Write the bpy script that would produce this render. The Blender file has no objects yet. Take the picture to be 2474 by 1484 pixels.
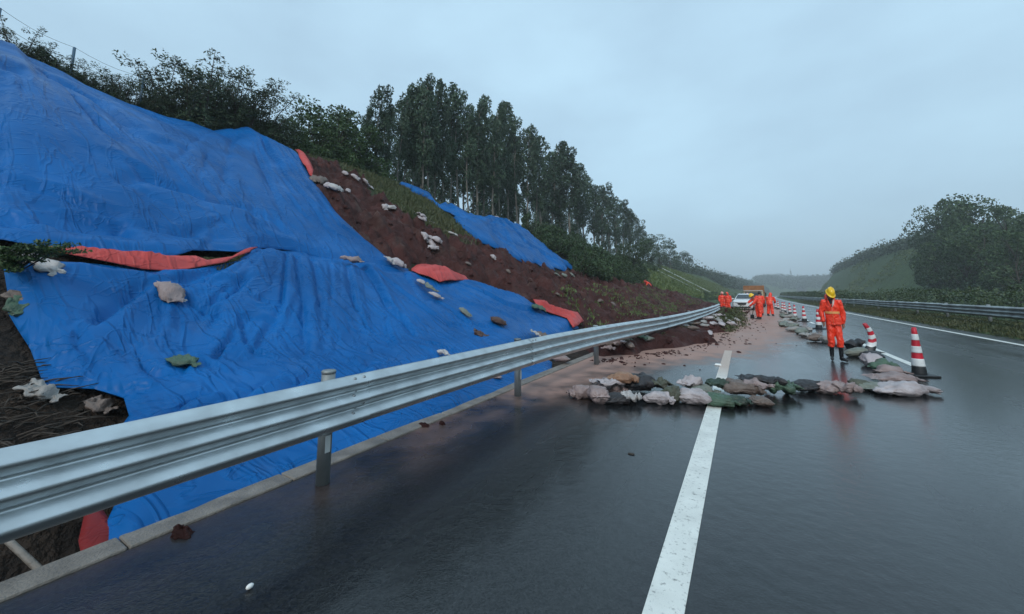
import bpy, bmesh, math, random
import numpy as np
from mathutils import Vector, Matrix
from mathutils.geometry import delaunay_2d_cdt
R = math.radians
S = bpy.context.scene
COL = S.collection
# ------------------------------------------------------------------ camera
CAM_H, YAW, PITCH, FOC = 1.53, R(30.6), R(7.0), 930.0      # focal length in photo widths of 2474
cd = bpy.data.cameras.new('camera'); cam = bpy.data.objects.new('camera', cd); COL.objects.link(cam)
cam.location = (0, 0, CAM_H); cam.rotation_euler = (R(90) + PITCH, 0, YAW)
cd.sensor_width = 36; cd.lens = 36 * FOC / 2474
cd.shift_x = 0; cd.shift_y = -(742 - 597) / 2474
cd.clip_start = 0.05; cd.clip_end = 6000
S.camera = cam
# ------------------------------------------------------------------ world, sun, exposure
W = bpy.data.worlds.new('World'); S.world = W; W.use_nodes = True
wn, wl = W.node_tree.nodes, W.node_tree.links
wn.clear()
wo = wn.new('ShaderNodeOutputWorld'); bg = wn.new('ShaderNodeBackground'); bg.inputs[1].default_value = 0.15
sky = wn.new('ShaderNodeTexSky'); sky.sky_type = 'NISHITA'; sky.sun_disc = False
sky.sun_elevation = R(38); sky.sun_rotation = R(166); sky.air_density = 1.0; sky.dust_density = 3.0; sky.ozone_density = 2.0
tc = wn.new('ShaderNodeTexCoord'); mp = wn.new('ShaderNodeMapping'); mp.inputs['Scale'].default_value = (1, 1, 2.2)
nz = wn.new('ShaderNodeTexNoise'); nz.inputs['Scale'].default_value = 1.7; nz.inputs['Detail'].default_value = 5; nz.inputs['Roughness'].default_value = 0.5
cr = wn.new('ShaderNodeValToRGB'); cr.color_ramp.elements[0].position = 0.3; cr.color_ramp.elements[1].position = 0.72
cr.color_ramp.elements[0].color = (3.05, 4.4, 5.55, 1); cr.color_ramp.elements[1].color = (4.25, 6.2, 7.5, 1)
sx = wn.new('ShaderNodeSeparateXYZ')
gr = wn.new('ShaderNodeMapRange'); gr.inputs['From Min'].default_value = 0.0; gr.inputs['From Max'].default_value = 0.55
gr.inputs['To Min'].default_value = 0.80; gr.inputs['To Max'].default_value = 1.04; gr.clamp = True
vm = wn.new('ShaderNodeVectorMath'); vm.operation = 'SCALE'
mx = wn.new('ShaderNodeMixRGB'); mx.inputs[0].default_value = 0.86
wl.new(tc.outputs['Generated'], mp.inputs[0]); wl.new(mp.outputs[0], nz.inputs['Vector']); wl.new(nz.outputs[0], cr.inputs[0])
wl.new(tc.outputs['Generated'], sx.inputs[0]); wl.new(sx.outputs[2], gr.inputs[0])
wl.new(cr.outputs[0], vm.inputs[0]); wl.new(gr.outputs[0], vm.inputs['Scale'])
wl.new(sky.outputs[0], mx.inputs[1]); wl.new(vm.outputs[0], mx.inputs[2]); wl.new(mx.outputs[0], bg.inputs[0]); wl.new(bg.outputs[0], wo.inputs[0])
sd = bpy.data.lights.new('sun', 'SUN'); sun = bpy.data.objects.new('sun', sd); COL.objects.link(sun)
sd.energy = 1.5; sd.angle = R(14); sd.color = (1.0, 0.97, 0.92); sun.rotation_euler = (R(52), 0, R(14))
S.view_settings.view_transform = 'Standard'; S.view_settings.look = 'None'; S.view_settings.gamma = 1; S.view_settings.exposure = 0
HAZE_DENSITY = 0.0011
# ------------------------------------------------------------------ helpers
rng = np.random.default_rng(7); random.seed(7)
def tag(o, label=None, cat=None, group=None, kind=None):
    if label:
        o['label'] = label
        if len(label.split()) > 16: print('LONG', label)
    if cat: o['category'] = cat
    if group: o['group'] = group
    if kind: o['kind'] = kind
    return o
def empty(name, loc=(0, 0, 0), rz=0):
    o = bpy.data.objects.new(name, None); o.empty_display_size = 0.2; COL.objects.link(o); o.location = loc; o.rotation_euler = (0, 0, rz); return o
def mesh_np(name, V, F, mat=None, parent=None, smooth=True, fsize=None, attrs=None):
    """V (n,3), F (m,k) arrays -> object"""
    V = np.asarray(V, dtype=np.float32); me = bpy.data.meshes.new(name)
    if isinstance(F, np.ndarray) and F.ndim == 2:
        m, k = F.shape
        me.vertices.add(len(V)); me.vertices.foreach_set('co', V.ravel())
        me.loops.add(m * k); me.loops.foreach_set('vertex_index', F.astype(np.int32).ravel())
        me.polygons.add(m); me.polygons.foreach_set('loop_start', np.arange(0, m * k, k, dtype=np.int32))
        me.update(calc_edges=True); me.validate()
    else:
        me.from_pydata([tuple(map(float, v)) for v in V], [], [tuple(int(i) for i in f) for f in F]); me.update()
    if smooth: me.polygons.foreach_set('use_smooth', np.ones(len(me.polygons), dtype=bool))
    if attrs:
        for k_, a in attrs.items():
            at = me.attributes.new(k_, 'FLOAT', 'POINT'); at.data.foreach_set('value', np.asarray(a, dtype=np.float32))
    o = bpy.data.objects.new(name, me); COL.objects.link(o)
    if mat: me.materials.append(mat)
    if parent: o.parent = parent
    return o
class MB:
    """collects simple shapes into one mesh"""
    def __init__(s): s.v = []; s.f = []
    def add(s, v, f):
        b = len(s.v); s.v += [tuple(p) for p in v]; s.f += [tuple(i + b for i in q) for q in f]; return s
    def box(s, c, d, rot=None, taper=1.0):
        P = [Vector((x * d[0] / 2 * (taper if z > 0 else 1), y * d[1] / 2 * (taper if z > 0 else 1), z * d[2] / 2)) for z in (-1, 1) for y in (-1, 1) for x in (-1, 1)]
        if rot is not None: P = [rot @ p for p in P]
        return s.add([p + Vector(c) for p in P], [(0, 2, 3, 1), (4, 5, 7, 6), (0, 1, 5, 4), (2, 6, 7, 3), (0, 4, 6, 2), (1, 3, 7, 5)])
    def tube(s, pts, rad, n=8, cap=True, flat=None):
        pts = [Vector(p) for p in pts]; V = []; F = []
        if not hasattr(rad, '__len__'): rad = [rad] * len(pts)
        pn = None
        for i, p in enumerate(pts):
            t = (pts[min(i + 1, len(pts) - 1)] - pts[max(i - 1, 0)]).normalized()
            if pn is None:
                a = Vector((1, 0, 0)) if abs(t.x) < .8 else Vector((0, 1, 0)); pn = (a - t * a.dot(t)).normalized()
            else: pn = (pn - t * pn.dot(t)).normalized()
            b = t.cross(pn); r = rad[i]
            ra, rb = (r if hasattr(r, '__len__') else (r, r))
            for k in range(n):
                a = 2 * math.pi * k / n; V.append(p + pn * math.cos(a) * ra + b * math.sin(a) * rb)
        for i in range(len(pts) - 1):
            for k in range(n):
                F.append((i * n + k, i * n + (k + 1) % n, (i + 1) * n + (k + 1) % n, (i + 1) * n + k))
        if cap: F.append(tuple(range(n - 1, -1, -1))); F.append(tuple((len(pts) - 1) * n + k for k in range(n)))
        return s.add(V, F)
    def lathe(s, prof, c=(0, 0, 0), n=20, M=None):
        V = []; F = []
        for (r, z) in prof:
            for k in range(n):
                a = 2 * math.pi * k / n; p = Vector((r * math.cos(a), r * math.sin(a), z))
                if M is not None: p = M @ p
                V.append(p + Vector(c))
        for i in range(len(prof) - 1):
            for k in range(n): F.append((i * n + k, i * n + (k + 1) % n, (i + 1) * n + (k + 1) % n, (i + 1) * n + k))
        if prof[0][0] > 1e-4: F.append(tuple(range(n - 1, -1, -1)))
        if prof[-1][0] > 1e-4: F.append(tuple((len(prof) - 1) * n + k for k in range(n)))
        return s.add(V, F)
    def ell(s, c, r, n=12, m=8, rot=None):
        V = []; F = []
        for i in range(m + 1):
            th = math.pi * i / m
            for k in range(n):
                a = 2 * math.pi * k / n; p = Vector((r[0] * math.sin(th) * math.cos(a), r[1] * math.sin(th) * math.sin(a), -r[2] * math.cos(th)))
                if rot is not None: p = rot @ p
                V.append(p + Vector(c))
        for i in range(m):
            for k in range(n): F.append((i * n + k, i * n + (k + 1) % n, (i + 1) * n + (k + 1) % n, (i + 1) * n + k))
        return s.add(V, F)
    def build(s, name, mat=None, parent=None, smooth=False, bevel=0, merge=False):
        me = bpy.data.meshes.new(name); me.from_pydata([tuple(v) for v in s.v], [], s.f); me.update()
        if merge:
            bm = bmesh.new(); bm.from_mesh(me); bmesh.ops.remove_doubles(bm, verts=bm.verts, dist=1e-5); bmesh.ops.recalc_face_normals(bm, faces=bm.faces); bm.to_mesh(me); bm.free()
        if smooth:
            for p in me.polygons: p.use_smooth = True
        o = bpy.data.objects.new(name, me); COL.objects.link(o)
        if mat: me.materials.append(mat)
        if parent: o.parent = parent
        if bevel:
            b = o.modifiers.new('bevel', 'BEVEL'); b.width = bevel; b.segments = 2; b.limit_method = 'ANGLE'; b.angle_limit = R(35)
        return o
def copy_tree(o, parent=None):
    c = o.copy(); COL.objects.link(c); c.parent = parent
    for ch in o.children: copy_tree(ch, c)
    return c
# ---- noise
def _h(ix, iy, iz, seed):
    n = (ix * 374761393 + iy * 668265263 + iz * 1274126177 + seed * 974634777) & 0xFFFFFFFF
    n = ((n ^ (n >> 13)) * 1274126177) & 0xFFFFFFFF
    n = (n ^ (n >> 16)) & 0xFFFFFFFF
    return n.astype(np.float64) / 4294967295.0 * 2 - 1
def vn(x, y, z=None, seed=0):
    x = np.asarray(x, float); y = np.asarray(y, float)
    z = np.zeros_like(x) if z is None else np.asarray(z, float)
    ix, iy, iz = np.floor(x).astype(np.int64), np.floor(y).astype(np.int64), np.floor(z).astype(np.int64)
    fx, fy, fz = x - ix, y - iy, z - iz
    fx, fy, fz = fx*fx*fx*(fx*(fx*6-15)+10), fy*fy*fy*(fy*(fy*6-15)+10), fz*fz*fz*(fz*(fz*6-15)+10)
    r = 0
    for dz in (0, 1):
        for dy in (0, 1):
            for dx in (0, 1):
                r = r + _h(ix+dx, iy+dy, iz+dz, seed) * (fx if dx else 1-fx) * (fy if dy else 1-fy) * (fz if dz else 1-fz)
    return r
def fbm(x, y, z=None, seed=0, oct=4, gain=.5):
    r = 0; a = 1; s = 1
    for o in range(oct):
        r = r + a * vn(np.asarray(x)*s, np.asarray(y)*s, None if z is None else np.asarray(z)*s, seed+o*17); a *= gain; s *= 2.03
    return r
def sm(x, a, b):
    t = np.clip((np.asarray(x, float) - a) / (b - a), 0, 1); return t*t*(3-2*t)
# ---- materials
def mat(name, col, rough=.6, metal=0, spec=.5, var=.0, vscale=3, bump=0, bscale=30, col2=None, obj_rand=0, coat=0, trans=0, coords='Object', detail=5, rvar=0, alpha_tex=None):
    m = bpy.data.materials.new(name); m.use_nodes = True; n = m.node_tree.nodes; l = m.node_tree.links
    p = n['Principled BSDF']; p.inputs['Roughness'].default_value = rough; p.inputs['Metallic'].default_value = metal
    p.inputs['Specular IOR Level'].default_value = spec; p.inputs['Coat Weight'].default_value = coat
    p.inputs['Base Color'].default_value = (*col, 1)
    t = n.new('ShaderNodeTexCoord')
    if var or col2 or obj_rand:
        nz = n.new('ShaderNodeTexNoise'); nz.inputs['Scale'].default_value = vscale; nz.inputs['Detail'].default_value = detail; l.new(t.outputs[coords], nz.inputs['Vector'])
        mr = n.new('ShaderNodeMapRange'); mr.inputs['From Min'].default_value = .3; mr.inputs['From Max'].default_value = .7; l.new(nz.outputs[0], mr.inputs[0])
        mix = n.new('ShaderNodeMixRGB'); c2 = col2 or tuple(c*(1-var) for c in col); c1 = col if col2 else tuple(min(1, c*(1+var)) for c in col)
        mix.inputs[1].default_value = (*c1, 1); mix.inputs[2].default_value = (*c2, 1); l.new(mr.outputs[0], mix.inputs[0]); out = mix.outputs[0]
        if obj_rand:
            oi = n.new('ShaderNodeObjectInfo'); hs = n.new('ShaderNodeHueSaturation'); m2 = n.new('ShaderNodeMapRange')
            m2.inputs['To Min'].default_value = 1-obj_rand; m2.inputs['To Max'].default_value = 1+obj_rand; l.new(oi.outputs['Random'], m2.inputs[0]); l.new(m2.outputs[0], hs.inputs['Value']); l.new(out, hs.inputs['Color']); out = hs.outputs[0]
        l.new(out, p.inputs['Base Color'])
        if rvar:
            m3 = n.new('ShaderNodeMapRange'); m3.inputs['From Min'].default_value = .3; m3.inputs['From Max'].default_value = .7
            m3.inputs['To Min'].default_value = rough-rvar; m3.inputs['To Max'].default_value = rough+rvar; l.new(nz.outputs[0], m3.inputs[0]); l.new(m3.outputs[0], p.inputs['Roughness'])
    if bump:
        b = n.new('ShaderNodeBump'); b.inputs['Strength'].default_value = bump; b.inputs['Distance'].default_value = .02
        nb = n.new('ShaderNodeTexNoise'); nb.inputs['Scale'].default_value = bscale; nb.inputs['Detail'].default_value = 4; l.new(t.outputs[coords], nb.inputs['Vector'])
        l.new(nb.outputs[0], b.inputs['Height']); l.new(b.outputs[0], p.inputs['Normal'])
    return m
# ------------------------------------------------------------------ projecting photo points onto the modelled ground
cy, sy, cp, sp = math.cos(YAW), math.sin(YAW), math.cos(PITCH), math.sin(PITCH)
FW = np.array([-sy*cp, cy*cp, sp]); RT = np.array([cy, sy, 0]); UP = np.array([sy*sp, -cy*sp, cp])
def ray(u, v): return FW + RT*(u-1237)/FOC + UP*(597-v)/FOC
def depth(p): return float(np.dot(np.array(p) - np.array([0, 0, CAM_H]), FW))
def gp(u, v, z=0.0):
    d = ray(u, v); t = (z - CAM_H) / d[2]; return np.array([0, 0, CAM_H]) + d*t
def curve(Y):
    Y = np.asarray(Y, float); a = np.clip(Y, 0, 500); return 1.3e-4*a*a + np.clip(Y-500, 0, None)*.13
TT = np.concatenate([np.geomspace(.6, 900, 2600)])
def crest_from(pts, dist, side):
    out = []
    for (u, v) in pts:
        r = ray(u, v); X = r[0]*TT; Y = r[1]*TT; dd = (curve(Y)-X)*side
        i = int(np.argmax(dd > dist))
        if dd[i] > dist: out.append((Y[i], CAM_H + r[2]*TT[i]))
    out.sort(); return np.array(out)
CL = crest_from([(-250, 30), (0, 108), (30, 118), (60, 148), (130, 178), (200, 217), (300, 257), (400, 292), (455, 303), (510, 324), (590, 316), (640, 338), (715, 376), (800, 398), (870, 420), (930, 440), (1000, 462), (1060, 488), (1130, 515), (1200, 530), (1240, 548), (1300, 570), (1400, 600), (1500, 622), (1560, 632), (1640, 655), (1700, 668), (1760, 680), (1800, 688), (1850, 700)], 18, 1)
CR_ = crest_from([(2700, 640), (2474, 625), (2300, 600), (2230, 592), (2100, 625), (2000, 668), (1985, 686), (1970, 700)], 38, -1)
def zcl(Y): return np.interp(Y, CL[:, 0], CL[:, 1])
def zcr(Y): return np.interp(Y, CR_[:, 0], CR_[:, 1])*(1-sm(Y, 285, 330)) + .3
def lump(X, Y): return fbm(X*.35, Y*.35, seed=3, oct=3)
def T(X, Y):
    X = np.asarray(X, float); Y = np.asarray(Y, float)
    c = curve(Y); d = c - X; e = -d; zc = zcl(Y)
    fill = sm(Y, 8.5, 12) * (1-sm(Y, 34, 46))            # slide debris that buries the ditch
    z = np.zeros_like(X) - .06
    ditch = np.interp(d, [3.45, 3.6, 4.6, 5.2], [-.06, -.5, -.55, .1])
    z = np.where(d > 3.45, ditch, z)
    z1 = np.interp(d, [5.2, 8.2, 9.2], [.1, 2.0, 2.2])
    f = np.clip((d-9.2)/(18-9.2), 0, 1)
    z2 = 2.2 + (zc-2.2)*(f + .10*np.sin(f*math.pi)*(1-.5*f))
    zb = zc + .15*(1-np.exp(-(d-18)/2.)) - .02*(d-18) + .5*fbm(X*.05, Y*.05, seed=9)*sm(d, 20, 30)
    z = np.where(d > 5.2, z1, z); z = np.where(d > 9.2, z2, z); z = np.where(d > 18, zb, z)
    z = z + .16*lump(X, Y)*sm(d, 5.5, 8)*(1-sm(d, 16, 18)*.8)
    fz = .0 + .12*np.exp(-((d-3.1)/1.5)**2) + .05*vn(X*1.3, Y*1.3, seed=5)
    z = np.where((d > .6) & (d < 6.5), np.maximum(z, z*(1-fill) + fill*(np.maximum(z, fz*sm(d, 1.25+.5*vn(Y*.4, Y*0, seed=8), 2.9) - .06))), z)
    # right-hand side: verge, planted median, far carriageway, far cutting
    rz = np.interp(e, [8.0, 8.12, 9.0, 12.6, 13.2, 24, 26], [-.06, .06, .24, .24, -.06, -.06, 0])
    g = np.clip((e-26)/12, 0, 1); cr2 = zcr(Y)
    rs = cr2*(g*g*(3-2*g))*.5 + cr2*g*.5 + .25*fbm(X*.2, Y*.2, seed=12)*g
    z = np.where(e > 8.0, rz, z); z = np.where(e > 26, rs, z); z = np.where(e > 38, cr2 + .03*(e-38) + .8*fbm(X*.05, Y*.05, seed=13)*sm(e, 38, 50), z)
    far = sm(Y, 560, 760); hill = 22 + 7*fbm(X*.008, Y*.008, seed=21, oct=3) - 12*sm(X, 110, 190)*0
    z = z*(1-far) + far*hill
    return z
def cast(u, v, surf=T):
    r = ray(u, v); X = r[0]*TT; Y = r[1]*TT; Z = CAM_H + r[2]*TT; g = Z - surf(X, Y)
    idx = np.where(g < 0)[0]
    if len(idx) and idx[0] > 0:
        i = idx[0]; a, b = g[i-1], g[i]; t = TT[i-1] + (TT[i]-TT[i-1])*a/(a-b)
    else:
        k = TT < 120; t = TT[k][int(np.argmin(g[k]/TT[k]))]
    p = np.array([0, 0, CAM_H]) + r*t; return np.array([p[0], p[1], float(surf(p[0:1], p[1:2])[0])])
def px(w, p): return w / FOC * depth(p)                 # metres spanned by w photo units at point p
# ------------------------------------------------------------------ terrain
def seg_dist(P, poly, closed=False):
    poly = np.asarray(poly, float)[:, :2]; best = np.full(len(P), 1e9)
    n = len(poly); rngk = range(n if closed else n-1)
    for i in rngk:
        a = poly[i]; b = poly[(i+1) % n]; ab = b-a; L = max(1e-9, float(ab@ab)); t = np.clip(((P-a)@ab)/L, 0, 1)
        q = a + t[:, None]*ab; best = np.minimum(best, np.hypot(P[:, 0]-q[:, 0], P[:, 1]-q[:, 1]))
    return best
def side_dist(P, poly):
    poly = np.asarray(poly, float)[:, :2]; best = np.full(len(P), 1e9); sg = np.zeros(len(P))
    for i in range(len(poly)-1):
        a = poly[i]; ab = poly[i+1]-a; L = max(1e-9, float(ab@ab)); t = np.clip(((P-a)@ab)/L, 0, 1); q = a + t[:, None]*ab; dx = P-q; dd_ = np.hypot(dx[:, 0], dx[:, 1]); s_ = (ab[0]*dx[:, 1]-ab[1]*dx[:, 0])/math.sqrt(L); m_ = dd_ < best; best = np.where(m_, dd_, best); sg = np.where(m_, s_, sg)
    return best, sg
def inside(P, poly):
    poly = np.asarray(poly, float)[:, :2]; n = len(poly); c = np.zeros(len(P), bool); j = n-1
    for i in range(n):
        xi, yi = poly[i]; xj, yj = poly[j]
        k = ((yi > P[:, 1]) != (yj > P[:, 1])); x = (xj-xi)*(P[:, 1]-yi)/((yj-yi) if yj != yi else 1e-9)+xi
        c ^= k & (P[:, 0] < x); j = i
    return c
def sdist(P, poly): d = seg_dist(P, poly, True); return np.where(inside(P, poly), d, -d)
SC = [(735, 376), (770, 380), (800, 402), (850, 422), (890, 445), (915, 478), (950, 505), (1000, 535), (1060, 572), (1110, 560), (1180, 592), (1260, 628), (1330, 655), (1400, 662), (1450, 680), (1560, 695), (1640, 712), (1700, 728), (1752, 742), (1790, 758), (1822, 776), (1800, 792), (1740, 808), (1742, 824), (1690, 836), (1600, 850), (1560, 856), (1480, 866), (1425, 872), (1405, 815), (1395, 790), (1330, 765), (1280, 745), (1200, 712), (1130, 694), (1060, 665), (1000, 655), (930, 632), (850, 585), (790, 520), (750, 460), (735, 420)]
scp = np.array([cast(u, v, lambda X, Y: np.maximum(T(X, Y), 0)) for u, v in SC])[:, :2]
def mud_off(X, Y):
    P_ = np.stack([np.ravel(X), np.ravel(Y)], 1); sd_ = sdist(P_, scp) + .35*fbm(P_[:, 0]*.7, P_[:, 1]*.7, seed=91, oct=3); d = (curve(P_[:, 1])-P_[:, 0]); low = 1-sm(d, 5, 8)
    w_ = sm(sd_, -.25, .5); x, y = P_[:, 0], P_[:, 1]; t0_ = np.maximum(T(x, y), -.02)
    r = .26*fbm(x*.8, y*.8, seed=92, oct=3) + .42*(np.abs(vn(x*1.1+vn(x, y, seed=3), y*1.7, seed=93))-.3) + .34*(np.abs(vn(x*2.5+.4*vn(x*2, y*2, seed=6), y*3.6, seed=94))-.3) + .17*(np.abs(vn(x*6, y*7, seed=98))-.3) + .09*fbm(x*8.5, y*8.5, seed=95, oct=2)
    dep = -.22*sm(sd_, .3, 1.3)*sm(d, 10, 14)
    hp_ = 0
    for (u, v, hh, rx, ry) in ((1775, 792, .48, .8, 2.6), (1800, 780, .34, .8, 2.6), (1725, 812, .42, 1.0, 2.0), (1640, 828, .36, 1.1, 1.6), (1560, 846, .34, .9, 1.6), (1490, 852, .26, .8, 1.0)):
        c_ = gp(u, v); hp_ = hp_ + hh*np.exp(-((x-c_[0]+.5)/rx)**2-((y-c_[1])/ry)**2)
    out = (-.30 + w_*(hp_*(.85+.6*vn(x*1.8, y*1.8, seed=97)) + .36 + .10*low) + w_*(r*(.75 + .25*(1-low))) + dep)
    cap = .36 + .10*vn(x*1.6, y*1.6, seed=99) + .06*vn(x*5, y*5, seed=96); near = (1-sm(d, 2.6, 4.6))*(1-sm(y, 26, 30))*np.maximum(sm(d, .7, 1.2), 1-sm(y, 12, 15))
    out = out*(1-near) + np.minimum(out, cap - t0_)*near
    return out, sd_
def mud_z(x, y):
    sh_ = np.shape(x); o_, s_ = mud_off(np.atleast_1d(x), np.atleast_1d(y)); t_ = np.maximum(T(x, y), -.02); return np.where(s_.reshape(sh_) > -.3, t_ + o_.reshape(sh_), t_)
def terrain_mat():
    m = bpy.data.materials.new('hillside ground'); m.use_nodes = True; n = m.node_tree.nodes; l = m.node_tree.links; p = n['Principled BSDF']; p.inputs['Roughness'].default_value = .85; p.inputs['Specular IOR Level'].default_value = .25
    t = n.new('ShaderNodeTexCoord')
    def noise(s, d=6):
        a = n.new('ShaderNodeTexNoise'); a.inputs['Scale'].default_value = s; a.inputs['Detail'].default_value = d; l.new(t.outputs['Object'], a.inputs['Vector'])
        r = n.new('ShaderNodeMapRange'); r.inputs['From Min'].default_value = .35; r.inputs['From Max'].default_value = .65; l.new(a.outputs[0], r.inputs[0]); return r.outputs[0]
    def mix(f, a, b):
        x = n.new('ShaderNodeMixRGB')
        for i, k in ((1, a), (2, b)):
            if isinstance(k, tuple): x.inputs[i].default_value = (*k, 1)
            else: l.new(k, x.inputs[i])
        if isinstance(f, float): x.inputs[0].default_value = f
        else: l.new(f, x.inputs[0])
        return x.outputs[0]
    grass = mix(noise(.8), (.065, .115, .035), (.11, .175, .055)); grass = mix(noise(9), grass, (.022, .030, .012))
    soil = mix(noise(4), (.014, .010, .008), (.036, .025, .018)); 
    a = n.new('ShaderNodeAttribute'); a.attribute_name = 'soil'; a2 = n.new('ShaderNodeAttribute'); a2.attribute_name = 'pave'
    c = mix(a.outputs['Fac'], grass, soil); c = mix(a2.outputs['Fac'], c, (.035, .035, .036))
    l.new(c, p.inputs['Base Color'])
    b = n.new('ShaderNodeBump'); b.inputs['Strength'].default_value = .7; b.inputs['Distance'].default_value = .08; l.new(noise(14), b.inputs['Height']); l.new(b.outputs[0], p.inputs['Normal'])
    return m
def axis(segs):
    out = []
    for a, b, s in segs: out += list(np.arange(a, b, s))
    return np.array(out + [segs[-1][1]])
sA = axis([(-420, -120, 20), (-120, -40, 4), (-40, -19, 1.), (-19, -8, .25), (-8, -.5, .12), (-.5, 7.9, 1.2), (7.9, 13.6, .2), (13.6, 26, 2.), (26, 46, 1.), (46, 130, 6), (130, 520, 30)])
yA = [-60.]; 
while yA[-1] < 1500:
    y = yA[-1]; st = .16 + max(0, abs(y-8)-22)*.02 if y > 0 else (.25 if y > -10 else 3); yA.append(y+st)
yA = np.array(yA)
SS, YY = np.meshgrid(sA, yA); XX = SS + curve(YY); ZZ = T(XX, YY)
mk = (SS > -20) & (SS < 0) & (YY > 2) & (YY < 60); _P = np.stack([XX[mk], YY[mk]], 1); ZZ[mk] -= .75*sm(sdist(_P, scp), .3, .9)
nr, nc = SS.shape; idx = np.arange(nr*nc).reshape(nr, nc)
F = np.stack([idx[:-1, :-1], idx[:-1, 1:], idx[1:, 1:], idx[1:, :-1]], -1).reshape(-1, 4)
dd = -SS
soil = np.clip(sm(dd, .4, .6)*(1-sm(YY, 30, 50))*(.75+.5*fbm(XX*.5, YY*.5, seed=31)) * (1-sm(dd, 15, 19)*.5), 0, 1)
soil = np.maximum(soil, sm(dd, 3.4, 3.6)*(1-sm(YY, 3.5, 5))*(1-sm(dd, 8.5, 10)))
soil = np.maximum(soil, sm(dd, .4, .6)*sm(YY, 6, 8)*(1-sm(YY, 34, 48))*(1-sm(dd, 9, 11)))
soil = np.maximum(soil, .55*sm(dd, 17, 19)*(1-sm(YY, 90, 130)))
pave = ((SS > 13.2) & (SS < 25)).astype(float)
terrain = mesh_np('ground', np.stack([XX, YY, ZZ], -1).reshape(-1, 3), F, terrain_mat(), attrs={'soil': soil.ravel(), 'pave': pave.ravel()}); tag(terrain, 'green and brown cutting slopes and ground on both sides of the highway', 'ground', kind='structure')

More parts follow.
